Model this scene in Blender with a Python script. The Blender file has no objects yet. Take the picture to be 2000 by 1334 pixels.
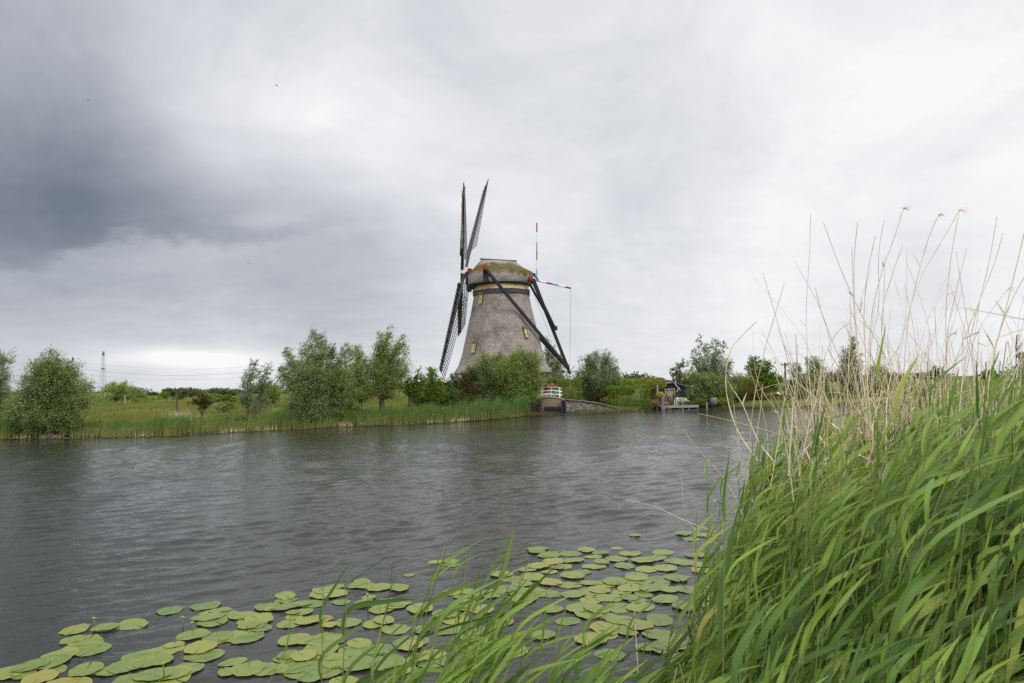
import bpy, math, random
import numpy as np
from math import sin, cos, pi, radians as R, atan2, hypot, sqrt
from mathutils import Matrix, Vector

# ------------------------------------------------------------------ camera
SC = bpy.context.scene
COL = SC.collection
PITCH, ROLL, EYE = R(3.7), R(1.25), 2.4
FPX = 1333.3                                   # 24 mm lens, in pixels of a 2000 px wide picture
_f = np.array([0, cos(PITCH), sin(PITCH)])
_r0 = np.array([1., 0, 0]); _u0 = np.array([0, -sin(PITCH), cos(PITCH)])
_r = _r0*cos(ROLL) - _u0*sin(ROLL); _u = _u0*cos(ROLL) + _r0*sin(ROLL)
EYEP = np.array([0, 0, EYE])
cam_d = bpy.data.cameras.new('camera'); cam = bpy.data.objects.new('camera', cam_d); COL.objects.link(cam)
cam.matrix_world = Matrix(((_r[0], _u[0], -_f[0], 0), (_r[1], _u[1], -_f[1], 0), (_r[2], _u[2], -_f[2], EYE), (0, 0, 0, 1)))
cam_d.lens = 24; cam_d.sensor_width = 36; cam_d.clip_end = 8000; cam_d.clip_start = 0.05
cam_d.dof.use_dof = True; cam_d.dof.focus_distance = 28; cam_d.dof.aperture_fstop = 7.1
SC.camera = cam
SC.view_settings.view_transform = 'Standard'; SC.view_settings.look = 'None'
SC.view_settings.gamma = 1; SC.view_settings.exposure = 0.14
SC.cycles.use_denoising = False; SC.cycles.adaptive_threshold = 0.004
SC.cycles.max_bounces = 8; SC.cycles.transparent_max_bounces = 8
SC.cycles.caustics_reflective = False; SC.cycles.caustics_refractive = False

def pdir(px, py): return _f + _r*(px-1000)/FPX + _u*(667-py)/FPX
def P(px, py, D):                              # the point seen at that pixel of the photograph, D metres ahead
    d = pdir(px, py); return EYEP + d*(D/d[1])
def G(px, py, z=0.0):                          # the point seen at that pixel on the level z
    d = pdir(px, py); return EYEP + d*((z-EYE)/d[2])

# ------------------------------------------------------------------ node helper
class NT:
    def __init__(s, tree): s.t = tree; tree.nodes.clear()
    def n(s, typ, ins=None, **props):
        nd = s.t.nodes.new(typ)
        for k, v in props.items(): setattr(nd, k, v)
        for k, v in (ins or {}).items(): s.set(nd.inputs[k], v)
        return nd
    def set(s, sock, v):
        if isinstance(v, bpy.types.NodeSocket): s.t.links.new(v, sock)
        elif isinstance(v, bpy.types.Node): s.t.links.new(v.outputs[0], sock)
        else: sock.default_value = v
    def m(s, op, a, b=0.0, c=0.0, clamp=False):
        nd = s.n('ShaderNodeMath', operation=op); nd.use_clamp = clamp
        s.set(nd.inputs[0], a); s.set(nd.inputs[1], b); s.set(nd.inputs[2], c); return nd.outputs[0]
    def vm(s, op, a, b=(0, 0, 0)):
        nd = s.n('ShaderNodeVectorMath', operation=op); s.set(nd.inputs[0], a); s.set(nd.inputs[1], b)
        return nd.outputs[0]
    def mix(s, f, a, b, mode='MIX'):
        nd = s.n('ShaderNodeMix', data_type='RGBA', blend_type=mode)
        s.set(nd.inputs[0], f); s.set(nd.inputs[6], a); s.set(nd.inputs[7], b); return nd.outputs[2]
    def noise(s, vec, scale, detail=4, rough=.55, dist=0.0):
        nd = s.n('ShaderNodeTexNoise'); s.set(nd.inputs['Vector'], vec)
        nd.inputs['Scale'].default_value = scale; nd.inputs['Detail'].default_value = detail
        nd.inputs['Roughness'].default_value = rough; nd.inputs['Distortion'].default_value = dist
        return nd
    def ramp(s, f, stops, interp='LINEAR'):
        nd = s.n('ShaderNodeValToRGB'); cr = nd.color_ramp; cr.interpolation = interp
        while len(cr.elements) < len(stops): cr.elements.new(.5)
        for e, (p, c) in zip(cr.elements, stops): e.position = p; e.color = (*c, 1) if len(c) == 3 else c
        s.set(nd.inputs[0], f); return nd.outputs[0]
    def maprange(s, v, a, b, c=0.0, d=1.0, smooth=False):
        nd = s.n('ShaderNodeMapRange'); nd.interpolation_type = 'SMOOTHSTEP' if smooth else 'LINEAR'
        s.set(nd.inputs[0], v)
        for i, x in zip((1, 2, 3, 4), (a, b, c, d)): s.set(nd.inputs[i], x)
        return nd.outputs[0]
    def scale(s, vec, sc):
        nd = s.n('ShaderNodeMapping'); s.set(nd.inputs[0], vec); nd.inputs['Scale'].default_value = sc; return nd.outputs[0]

# ------------------------------------------------------------------ sky: an overcast, broken cloud layer
world = bpy.data.worlds.new('World'); SC.world = world; world.use_nodes = True
w = NT(world.node_tree)
SUN_EL, SUN_AZ = R(50), R(128)                 # veiled sun behind and to the right of the camera
tc = w.n('ShaderNodeTexCoord').outputs['Generated']
sep = w.n('ShaderNodeSeparateXYZ', {0: tc})
X, Y, Z = sep.outputs
az = w.m('ARCTAN2', X, Y); el = w.m('ARCSINE', Z)
zz = w.m('ADD', w.m('MAXIMUM', Z, 0.0), 0.22)
layer = w.n('ShaderNodeCombineXYZ', {0: w.m('DIVIDE', X, zz), 1: w.m('DIVIDE', Y, zz), 2: 0.0}).outputs[0]
warp = w.noise(layer, 0.9, 5, .5)
warp2 = w.noise(tc, 2.3, 4, .5)
wa = w.n('ShaderNodeSeparateColor', {0: w.vm('ADD', warp.outputs['Color'], warp2.outputs['Color'])}).outputs
azw = w.m('ADD', az, w.m('MULTIPLY', w.m('SUBTRACT', wa[0], 1.0), .26))
elw = w.m('ADD', el, w.m('MULTIPLY', w.m('SUBTRACT', wa[1], 1.0), .13))
def azel(px, py):
    d = pdir(px, py); d = d/np.linalg.norm(d); return atan2(d[0], d[1]), math.asin(d[2])
def blob(px, py, sx, sy, amp, A=None, E=None):
    a, e = azel(px, py)
    k = 1/FPX/(1+((px-1000)/FPX)**2)
    u = w.m('DIVIDE', w.m('SUBTRACT', A or azw, a), sx*k); v = w.m('DIVIDE', w.m('SUBTRACT', E or elw, e), sy/FPX)
    q = w.m('ADD', w.m('MULTIPLY', u, u), w.m('MULTIPLY', v, v))
    return w.m('MULTIPLY', w.m('EXPONENT', w.m('MULTIPLY', q, -1.0)), amp)
V = 0.88
CP = [(100, 40, .695), (300, 50, .785), (500, 80, .83), (620, 190, .91), (800, 150, .86), (1000, 40, .86), (1060, 200, .85), (1300, 90, .89), (1550, 100, .905), (1520, 330, .905), (1900, 80, .93), (1900, 350, .93),
      (1280, 300, .845), (1130, 450, .86), (730, 290, .92), (900, 400, .87), (690, 400, .76), (490, 360, .77), (290, 420, .70), (60, 440, .64), (100, 250, .65), (320, 230, .79), (180, 560, .71), (480, 590, .75), (800, 600, .80),
      (60, 690, .78), (620, 700, .82), (1050, 640, .86), (1400, 560, .91), (1450, 700, .90), (1800, 560, .885), (1980, 700, .90), (-250, 100, .70), (-250, 420, .66), (-250, 680, .76), (2250, 300, .92), (500, -200, .82), (1300, -200, .88)]
_n = len(CP); _az = np.array([azel(p[0], p[1]) for p in CP]); _sg = .165
_K = np.exp(-((_az[:, None]-_az[None])**2).sum(-1)/_sg**2)
_am = np.linalg.solve(_K + .06*np.eye(_n), np.array([p[2] for p in CP])-V)
for (a, e), amp in zip(_az, _am):
    u = w.m('SUBTRACT', azw, float(a)); v = w.m('SUBTRACT', elw, float(e))
    q = w.m('MULTIPLY_ADD', u, u, w.m('MULTIPLY', v, v))
    V = w.m('MULTIPLY_ADD', w.m('EXPONENT', w.m('MULTIPLY', q, -1/_sg**2)), float(amp), V)
# the dark cloud's ragged lower edge, and the bright gap above the horizon
a0, e0 = azel(60, 505); a1, e1 = azel(700, 445)
edge = w.m('SUBTRACT', el, w.m('ADD', w.m('MULTIPLY', w.m('SUBTRACT', az, a0), (e1-e0)/(a1-a0)), e0))
edgen = w.noise(w.scale(tc, (7, 7, 16)), 1.0, 6, .6)
edge = w.m('ADD', edge, w.m('MULTIPLY', w.m('SUBTRACT', edgen.outputs[0], .5), .13))
edm = w.maprange(edge, -.008, .016, 0, 1, True)
V = w.m('ADD', V, w.m('MULTIPLY', edm, blob(160, 430, 520, 120, -.13, az, el)))
V = w.m('ADD', V, blob(370, 712, 170, 26, .20, az, w.m('ADD', el, w.m('MULTIPLY', w.m('SUBTRACT', wa[2], 1.0), .05))))
V = w.m('ADD', V, blob(540, 405, 55, 20, .06)); V = w.m('ADD', V, blob(640, 200, 60, 40, .04))
# fine structure
n4 = w.noise(w.scale(tc, (1, 1, 1.35)), 3.8, 8, .60, .7)
V = w.m('ADD', V, w.m('MULTIPLY', w.m('SUBTRACT', n4.outputs[0], .5), .19))
rain = w.noise(w.n('ShaderNodeCombineXYZ', {0: w.m('MULTIPLY_ADD', el, .25, az), 1: w.m('MULTIPLY', el, .10), 2: 0.0}), 26.0, 3, .5)
V = w.m('ADD', V, w.m('MULTIPLY', w.m('SUBTRACT', rain.outputs[0], .5), blob(1230, 470, 230, 110, .055)))
n1 = w.noise(layer, 1.6, 8, .58, .4); n2 = w.noise(w.scale(layer, (1, 2.2, 1)), 4.2, 6, .6, .3)
n3 = w.noise(w.scale(tc, (5, 5, 22)), 1.0, 5, .55)
V = w.m('ADD', V, w.m('MULTIPLY', w.m('SUBTRACT', n1.outputs[0], .5), .10))
V = w.m('ADD', V, w.m('MULTIPLY', w.m('SUBTRACT', n2.outputs[0], .5), .05))
lowm = w.maprange(el, .02, .22, 1, 0, True)
V = w.m('ADD', V, w.m('MULTIPLY', w.m('MULTIPLY', w.m('SUBTRACT', n3.outputs[0], .5), lowm), .10))
V = w.m('MINIMUM', w.m('MAXIMUM', V, .45), .955)
# brighter overhead and behind, where the veiled sun is
back = w.maprange(Y, .25, -.55, 0, 1, True); up = w.maprange(Z, .5, .9, 0, 1, True)
gain = w.m('ADD', 1.0, w.m('ADD', w.m('MULTIPLY', back, .8), w.m('MULTIPLY', up, .6)))
lin = w.m('POWER', V, 2.25)
tint = w.ramp(V, [(.42, (.82, .97, 1.24)), (.62, (.90, .98, 1.13)), (.80, (.955, .988, 1.05)), (.93, (.985, .992, 1.008))])
cl = w.vm('MULTIPLY', tint, w.n('ShaderNodeCombineXYZ', {0: w.m('MULTIPLY', lin, gain), 1: w.m('MULTIPLY', lin, gain), 2: w.m('MULTIPLY', lin, gain)}).outputs[0])
sky = w.n('ShaderNodeTexSky', sky_type='NISHITA', sun_disc=False, sun_elevation=SUN_EL, sun_rotation=SUN_AZ)
bg1 = w.n('ShaderNodeBackground', {0: cl, 1: 1.0}); bg2 = w.n('ShaderNodeBackground', {0: sky, 1: 0.06})
mx = w.n('ShaderNodeMixShader', {0: .04, 1: bg1, 2: bg2})
w.n('ShaderNodeOutputWorld', {0: mx})
world.cycles.sampling_method = 'MANUAL'; world.cycles.sample_map_resolution = 512

sd = bpy.data.lights.new('sun', 'SUN'); so = bpy.data.objects.new('sun', sd); COL.objects.link(so)
sd.energy = 1.5; sd.angle = R(10); sd.color = (1, .965, .91)
_sv = Vector((sin(SUN_AZ)*cos(SUN_EL), cos(SUN_AZ)*cos(SUN_EL), sin(SUN_EL)))
so.rotation_euler = _sv.to_track_quat('Z', 'Y').to_euler()

# ------------------------------------------------------------------ object helpers
def tag(o, label=None, cat=None, group=None, kind=None):
    if label: o['label'] = label
    if cat: o['category'] = cat
    if group: o['group'] = group
    if kind: o['kind'] = kind
    return o
def thing(name, label, cat, loc=(0, 0, 0), group=None, rz=0):
    o = bpy.data.objects.new(name, None); COL.objects.link(o); o.location = tuple(loc); o.rotation_euler[2] = rz
    o.empty_display_size = .2
    return tag(o, label, cat, group)
def npmesh(name, V, F, mat, parent=None, origin=None, smooth=False, uv=None, loc=None):
    V = np.asarray(V, dtype=np.float64).reshape(-1, 3); F = np.asarray(F, dtype=np.int32)
    if origin is not None: V = V - np.asarray(origin)
    k = F.shape[1]; me = bpy.data.meshes.new(name)
    me.vertices.add(len(V)); me.vertices.foreach_set('co', V.astype(np.float32).ravel())
    me.loops.add(F.size); me.loops.foreach_set('vertex_index', F.ravel())
    me.polygons.add(len(F)); me.polygons.foreach_set('loop_start', np.arange(0, F.size, k, dtype=np.int32))
    if smooth: me.polygons.foreach_set('use_smooth', np.ones(len(F), dtype=bool))
    if uv is not None:
        l = me.uv_layers.new(name='UVMap'); l.data.foreach_set('uv', np.asarray(uv, dtype=np.float32)[F.ravel()].ravel())
    me.update(calc_edges=True)
    me.materials.append(mat)
    o = bpy.data.objects.new(name, me); COL.objects.link(o)
    if parent is not None: o.parent = parent
    elif origin is not None: o.location = tuple(origin)
    if loc is not None: o.location = tuple(loc)
    return o

class MB:                                      # collects shapes, makes one mesh
    def __init__(s): s.v = []; s.f = []; s.fm = []; s.cur = 0
    def add(s, vs, fs):
        b = len(s.v); s.v += [tuple(map(float, p)) for p in vs]; s.f += [tuple(b+i for i in f) for f in fs]; s.fm += [s.cur]*len(fs); return s
    def box(s, c, size, rz=0, rot=None):
        c = np.array(c, float); h = np.array(size, float)/2
        M = np.array(rot) if rot is not None else np.array([[cos(rz), -sin(rz), 0], [sin(rz), cos(rz), 0], [0, 0, 1]])
        vs = [c + M@(h*np.array((i, j, k))) for i in (-1, 1) for j in (-1, 1) for k in (-1, 1)]
        return s.add(vs, [(0, 1, 3, 2), (4, 6, 7, 5), (0, 4, 5, 1), (2, 3, 7, 6), (0, 2, 6, 4), (1, 5, 7, 3)])
    def beam(s, a, b, w, h=None, upv=(0, 0, 1), w2=None, h2=None):   # square timber from a to b
        a = np.array(a, float); b = np.array(b, float); h = h or w; w2 = w2 or w; h2 = h2 or h
        d = b-a; d /= np.linalg.norm(d); u = np.array(upv, float)
        if abs(d@u) > .95: u = np.array([1., 0, 0])
        sd_ = np.cross(d, u); sd_ /= np.linalg.norm(sd_); u = np.cross(sd_, d)
        vs = []
        for p, ww, hh in ((a, w, h), (b, w2, h2)):
            for i, j in ((-1, -1), (1, -1), (1, 1), (-1, 1)): vs.append(p + sd_*ww/2*i + u*hh/2*j)
        return s.add(vs, [(3, 2, 1, 0), (4, 5, 6, 7), (0, 1, 5, 4), (1, 2, 6, 5), (2, 3, 7, 6), (3, 0, 4, 7)])
    def tube(s, pts, r, n=8, cap=True):
        pts = [np.array(p, float) for p in pts]; rs = r if hasattr(r, '__len__') else [r]*len(pts)
        b = len(s.v); prev = None
        for i, p in enumerate(pts):
            d = pts[min(i+1, len(pts)-1)] - pts[max(i-1, 0)]; d /= (np.linalg.norm(d)+1e-9)
            u = prev if prev is not None else (np.array([0, 0, 1.]) if abs(d[2]) < .9 else np.array([1., 0, 0]))
            x = np.cross(d, u); x /= (np.linalg.norm(x)+1e-9); u = np.cross(x, d); prev = u
            for k in range(n):
                a = 2*pi*k/n; s.v.append(tuple(p + (x*cos(a)+u*sin(a))*rs[i]))
        for i in range(len(pts)-1):
            for k in range(n):
                s.f.append((b+i*n+k, b+i*n+(k+1) % n, b+(i+1)*n+(k+1) % n, b+(i+1)*n+k)); s.fm.append(s.cur)
        if cap:
            s.f.append(tuple(b+k for k in range(n))[::-1]); s.f.append(tuple(b+(len(pts)-1)*n+k for k in range(n))); s.fm += [s.cur, s.cur]
        return s
    def rings(s, rings, closed=True, captop=True, capbot=True):
        b = len(s.v); n = len(rings[0])
        for r_ in rings: s.v += [tuple(map(float, p)) for p in r_]
        for i in range(len(rings)-1):
            for k in range(n if closed else n-1):
                s.f.append((b+i*n+k, b+i*n+(k+1) % n, b+(i+1)*n+(k+1) % n, b+(i+1)*n+k)); s.fm.append(s.cur)
        if capbot: s.f.append(tuple(b+k for k in range(n))[::-1]); s.fm.append(s.cur)
        if captop: s.f.append(tuple(b+(len(rings)-1)*n+k for k in range(n))); s.fm.append(s.cur)
        return s
    def lathe(s, c, prof, n=16, **k):
        return s.rings([[(c[0]+r_*cos(2*pi*i/n), c[1]+r_*sin(2*pi*i/n), c[2]+z_) for i in range(n)] for r_, z_ in prof], **k)
    def build(s, name, mat, parent=None, origin=None, smooth=False, bevel=0):
        me = bpy.data.meshes.new(name); o_ = np.asarray(origin if origin is not None else (0, 0, 0))
        me.from_pydata([tuple(np.array(v)-o_) for v in s.v], [], s.f)
        mats = mat if isinstance(mat, (list, tuple)) else [mat]
        for m_ in mats: me.materials.append(m_)
        if len(mats) > 1: me.polygons.foreach_set('material_index', s.fm)
        if smooth: me.polygons.foreach_set('use_smooth', [True]*len(s.f))
        me.update()
        o = bpy.data.objects.new(name, me); COL.objects.link(o)
        if parent is not None: o.parent = parent
        elif origin is not None: o.location = tuple(origin)
        if bevel:
            bv = o.modifiers.new('bevel', 'BEVEL'); bv.width = bevel; bv.segments = 2; bv.limit_method = 'ANGLE'
        return o

def norm(a): return a/(np.linalg.norm(a, axis=-1, keepdims=True)+1e-9)
def tubes(paths, radii, n=4):                  # paths (m,k,3), radii (m,k) -> verts, quads
    paths = np.asarray(paths, float); m, k, _ = paths.shape
    d = np.empty_like(paths); d[:, 1:-1] = paths[:, 2:]-paths[:, :-2]; d[:, 0] = paths[:, 1]-paths[:, 0]; d[:, -1] = paths[:, -1]-paths[:, -2]
    d = norm(d); ref = np.zeros_like(d); ref[..., 1] = 1.0; ref[..., 0] = .13
    x = norm(np.cross(d, ref)); u = np.cross(x, d)
    a = 2*pi*np.arange(n)/n
    V_ = paths[:, :, None, :] + (x[:, :, None, :]*np.cos(a)[None, None, :, None] + u[:, :, None, :]*np.sin(a)[None, None, :, None])*np.asarray(radii)[:, :, None, None]
    idx = np.arange(m*k*n).reshape(m, k, n)
    q = np.stack([idx[:, :-1, :], np.roll(idx, -1, 2)[:, :-1, :], np.roll(idx, -1, 2)[:, 1:, :], idx[:, 1:, :]], -1)
    return V_.reshape(-1, 3), q.reshape(-1, 4)
# ------------------------------------------------------------------ materials
def newmat(name):
    m = bpy.data.materials.new(name); m.use_nodes = True; return m, NT(m.node_tree)
def paint(name, col, rough=.6, var=.25, scale=6, bump=.0, metal=0, dirt=None, stretch=(1, 1, 1)):
    m, t = newmat(name)
    oc = t.n('ShaderNodeTexCoord').outputs['Object']; vec = t.scale(oc, stretch)
    n = t.noise(vec, scale, 6, .6); dk = tuple(c*(1-var) for c in col); lt = tuple(min(1, c*(1+var)) for c in col)
    c = t.ramp(n.outputs[0], [(.3, dk), (.7, lt)])
    if dirt:
        n2 = t.noise(oc, scale*.4, 5, .65); f = t.maprange(n2.outputs[0], .5, .68, 0, .8)
        c = t.mix(f, c, (*dirt, 1))
    b = t.n('ShaderNodeBsdfPrincipled', {'Base Color': c, 'Roughness': rough, 'Metallic': metal, 'Specular IOR Level': .22})
    if bump:
        bp = t.n('ShaderNodeBump', {'Strength': bump, 'Distance': .03, 'Height': n.outputs[0]}); t.set(b.inputs['Normal'], bp)
    t.n('ShaderNodeOutputMaterial', {0: b}); return m
def leafmat(name, cols, trans=.35, rough=.5, big=None, bigscale=.6, spec=.35, veins=False, zmix=None, tcol=1.25):
    """leaves: a colour per leaf, clumps of slightly different tone, light passing through"""
    m, t = newmat(name)
    g = t.n('ShaderNodeNewGeometry')
    k = len(cols); c = t.ramp(g.outputs['Random Per Island'], [(i/(k-1), cc) for i, cc in enumerate(cols)])
    if big:
        n = t.noise(g.outputs['Position'], bigscale, 3, .5)
        c = t.mix(t.maprange(n.outputs[0], .42, .62, 0, .85), c, (*big, 1))
    if zmix:
        sp = t.n('ShaderNodeSeparateXYZ', {0: g.outputs['Position']}).outputs[2]
        c = t.mix(t.maprange(sp, zmix[0], zmix[1], 0.9, 0), c, (*zmix[2], 1))
    if veins:
        uv = t.n('ShaderNodeUVMap').outputs[0]; sx = t.n('ShaderNodeSeparateXYZ', {0: uv})
        wv = t.m('SINE', t.m('MULTIPLY', sx.outputs[0], 75.0))
        rib = t.m('SUBTRACT', 1.0, t.m('MINIMUM', t.m('MULTIPLY', t.m('ABSOLUTE', t.m('SUBTRACT', sx.outputs[0], .5)), 14.0), 1.0))
        f = t.m('ADD', t.m('MULTIPLY', wv, .035), t.m('MULTIPLY', rib, .16))
        ln = t.noise(t.n('ShaderNodeCombineXYZ', {0: t.m('MULTIPLY', sx.outputs[0], 9.0), 1: t.m('MULTIPLY', sx.outputs[1], 2.0), 2: t.m('MULTIPLY', g.outputs['Random Per Island'], 60.0)}), 1.0, 4, .6)
        f = t.m('ADD', f, t.m('MULTIPLY', t.m('SUBTRACT', ln.outputs[0], .5), .5))
        c = t.mix(1.0, c, t.n('ShaderNodeCombineXYZ', {0: t.m('ADD', 1.0, f), 1: t.m('ADD', 1.0, f), 2: t.m('ADD', 1.0, f)}).outputs[0], 'MULTIPLY')
        # dried yellow tips
        tip = t.maprange(t.m('ADD', sx.outputs[1], t.m('MULTIPLY', ln.outputs[0], .12)), .97, 1.08, 0, .8)
        c = t.mix(tip, c, (.28, .25, .09, 1))
    b = t.n('ShaderNodeBsdfPrincipled', {'Base Color': c, 'Roughness': rough, 'Specular IOR Level': spec})
    if veins:
        bp = t.n('ShaderNodeBump', {'Strength': .25, 'Distance': .002, 'Height': wv}); t.set(b.inputs['Normal'], bp)
    tr = t.n('ShaderNodeBsdfTranslucent', {0: t.mix(1.0, c, (tcol*1.05, tcol*1.1, .55*tcol, 1), 'MULTIPLY')})
    mx_ = t.n('ShaderNodeMixShader', {0: trans, 1: b, 2: tr})
    t.n('ShaderNodeOutputMaterial', {0: mx_}); return m

M = {}
M['willow'] = leafmat('willow_leaf', [(0.102, 0.156, 0.036), (0.174, 0.246, 0.066), (0.252, 0.324, 0.120), (0.432, 0.492, 0.300)], big=(0.168, 0.216, 0.054))
M['willow_grey'] = leafmat('grey_willow_leaf', [(0.096, 0.138, 0.054), (0.168, 0.216, 0.102), (0.252, 0.300, 0.168), (0.396, 0.444, 0.300)], big=(0.144, 0.186, 0.072))
M['willow_fresh'] = leafmat('fresh_willow_leaf', [(0.120, 0.180, 0.031), (0.192, 0.270, 0.054), (0.264, 0.348, 0.090), (0.396, 0.468, 0.192)], big=(0.204, 0.252, 0.054))
M['dark_leaf'] = leafmat('dark_shrub_leaf', [(0.030, 0.066, 0.014), (0.054, 0.108, 0.022), (0.090, 0.156, 0.030), (0.144, 0.216, 0.048)], big=(0.072, 0.102, 0.018))
M['hedge'] = leafmat('hedge_leaf', [(.06, .115, .010), (.105, .185, .016), (.16, .25, .026), (.24, .32, .045)], big=(.12, .19, .012), bigscale=1.2)
M['golden'] = leafmat('golden_leaf', [(.09, .13, .012), (.17, .21, .016), (.25, .27, .02), (.33, .30, .03)], big=(.12, .17, .015), bigscale=.9)
M['olive'] = leafmat('olive_leaf', [(.05, .065, .014), (.095, .105, .02), (.14, .13, .028), (.19, .15, .04)], big=(.10, .075, .02), bigscale=.9)
M['far_leaf'] = leafmat('far_leaf', [(.045, .075, .022), (.07, .105, .03), (.09, .13, .04)], big=(.07, .085, .03), bigscale=.1)
M['reed'] = leafmat('reed_leaf', [(.036, .085, .010), (.08, .155, .015), (.125, .215, .022), (.165, .26, .028), (.235, .325, .034), (.175, .27, .06), (.185, .275, .036), (.15, .245, .024), (.22, .31, .04), (.32, .31, .07)], trans=.25, rough=.42, spec=.32, veins=True)
M['reed_dark'] = leafmat('reed_leaf_deep', [(.04, .09, .014), (.07, .14, .018), (.10, .18, .03), (.16, .23, .035)], trans=.25, rough=.45, spec=.3, veins=True)
M['reed_stem'] = leafmat('reed_stem_green', [(.09, .14, .028), (.13, .18, .04), (.20, .22, .07)], trans=.1, rough=.5)
M['far_reed'] = leafmat('far_reed', [(.035, .095, .025), (.07, .15, .035), (.12, .21, .05), (.20, .27, .07)], trans=.3, zmix=(.12, .75, (.24, .23, .07)), big=(.09, .17, .03), bigscale=.9)
M['grass'] = leafmat('meadow_grass', [(.085, .13, .018), (.13, .17, .024), (.20, .20, .04), (.30, .24, .08)], trans=.25, big=(.17, .18, .04), bigscale=.5)
M['dry_stem'] = paint('dry_reed', (.62, .49, .32), .55, .28, 9, .0, dirt=(.30, .20, .12))
M['dry_pale'] = paint('bleached_reed', (.80, .68, .50), .5, .15, 9, .0, dirt=(.48, .36, .22))
M['bark'] = paint('bark', (.085, .072, .052), .85, .4, 9, .4)
M['twig'] = paint('twig', (.12, .105, .06), .8, .3, 9)
M['black_wood'] = paint('black_tarred_wood', (.022, .023, .026), .5, .35, 4, .1)
M['dark_wood'] = paint('dark_grey_wood', (.055, .058, .066), .6, .35, 5, .1)
M['grey_wood'] = paint('weathered_grey_wood', (.17, .16, .165), .7, .3, 3, .1)
M['cream'] = paint('cream_paint', (.56, .43, .21), .55, .2, 5, .05, dirt=(.30, .19, .08))
M['white'] = paint('white_paint', (.78, .77, .74), .5, .08, 5)
M['red'] = paint('red_paint', (.30, .016, .02), .5, .2, 5)
M['blue'] = paint('light_blue_paint', (.12, .34, .60), .5, .1, 5)
M['pinkred'] = paint('faded_red_paint', (.55, .17, .16), .5, .2, 8)
M['lead'] = paint('lead_sheet', (.14, .15, .15), .5, .25, 5)
M['canvas'] = paint('sail_canvas', (.66, .63, .57), .8, .12, 6)
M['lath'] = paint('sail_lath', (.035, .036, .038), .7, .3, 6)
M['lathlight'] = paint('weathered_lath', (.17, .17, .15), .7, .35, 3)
M['steel'] = paint('hazed_steel', (.36, .40, .43), .5, .15, 1, metal=.2)  # pylon steel, distance haze put into its lightened blue-grey colour
M['rope'] = paint('rope', (.30, .29, .27), .8, .1, 5)
M['wire'] = paint('conductor', (.34, .37, .40), .5, .1, 5)
M['terracotta'] = paint('terracotta', (.35, .15, .09), .7, .2, 8)
M['teal'] = paint('teal_enamel', (.06, .22, .20), .35, .1, 8)
M['glass'] = paint('dark_window_glass', (.03, .035, .04), .08, .1, 2)
M['plank'] = paint('grey_deck_plank', (.27, .26, .23), .75, .3, 5, .2, stretch=(1, 8, 8))
M['brown'] = paint('brown_wood', (.14, .075, .04), .6, .3, 6)
M['galv'] = paint('grey_cloth', (.35, .36, .40), .6, .1, 8)
M['bird'] = paint('dark_feathers', (.03, .03, .035), .7, .1, 8)
for k_, cc in {'pink': (.62, .22, .26), 'yellow': (.55, .42, .03), 'whiteflower': (.70, .72, .62), 'purple': (.22, .02, .07), 'orangefl': (.65, .22, .06)}.items():
    M[k_] = leafmat(k_+'_petal', [tuple(x*.7 for x in cc), cc, tuple(min(1, x*1.2) for x in cc)], trans=.3)

# thatch: fine reed ends, courses, weathered patches, moss in patches on the cap
def thatch(name, moss):
    m, t = newmat(name)
    oc = t.n('ShaderNodeTexCoord').outputs['Object']
    a = t.noise(t.scale(oc, (9, 9, 2.2)), 1.5, 8, .72); b_ = t.noise(oc, .55, 6, .65); c_ = t.noise(t.scale(oc, (1, 1, 3.2)), 2.2, 7, .7)
    spk = t.noise(t.scale(oc, (6, 6, 5)), 3.2, 5, .8)
    base = t.ramp(a.outputs[0], [(.34, (.085, .073, .064)), (.5, (.275, .242, .22)), (.66, (.50, .45, .415))])
    base = t.mix(t.maprange(c_.outputs[0], .45, .7, 0, .7), base, (.33, .275, .255, 1))
    base = t.mix(t.maprange(b_.outputs[0], .48, .66, 0, .72), base, (.12, .105, .082, 1))
    crs = t.m('SINE', t.m('MULTIPLY', t.n('ShaderNodeSeparateXYZ', {0: oc}).outputs[2], 15.0)); crs = t.m('ADD', crs, t.m('MULTIPLY', c_.outputs[0], 5.0))
    base = t.mix(t.maprange(crs, 2.6, 3.8, 0, .12), base, (.10, .088, .075, 1))
    base = t.mix(t.maprange(spk.outputs[0], .58, .68, 0, .75), base, (.06, .052, .045, 1))
    if moss:
        sp = t.n('ShaderNodeSeparateXYZ', {0: oc})
        z_ = sp.outputs[2]; x_ = sp.outputs[0]
        mz = t.m('SUBTRACT', 1.0, t.m('ABSOLUTE', t.m('DIVIDE', t.m('SUBTRACT', t.m('ADD', z_, t.m('MULTIPLY', x_, .06)), 15.2), 1.35)))
        nm = t.noise(oc, 1.3, 7, .7); nf = t.noise(oc, 9, 4, .7)
        mm = t.m('ADD', mz, t.m('MULTIPLY', t.m('SUBTRACT', nm.outputs[0], .5), 2.6))
        mm = t.m('ADD', mm, t.m('MULTIPLY', t.m('SUBTRACT', nf.outputs[0], .5), .8))
        mask = t.maprange(mm, .25, .62, 0, .93, True)
        mc = t.ramp(nf.outputs[0], [(.32, (.028, .026, .008)), (.52, (.09, .08, .012)), (.7, (.20, .17, .02))])
        base = t.mix(mask, base, mc)
        pk = t.maprange(z_, 15.9, 16.8, 0, .35); base = t.mix(pk, base, (.40, .28, .22, 1))
    bp = t.n('ShaderNodeBump', {'Strength': .9, 'Distance': .08, 'Height': t.m('ADD', a.outputs[0], t.m('MULTIPLY', c_.outputs[0], .6))})
    p = t.n('ShaderNodeBsdfPrincipled', {'Base Color': base, 'Roughness': .9, 'Specular IOR Level': .15, 'Normal': bp})
    t.n('ShaderNodeOutputMaterial', {0: p}); return m
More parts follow.
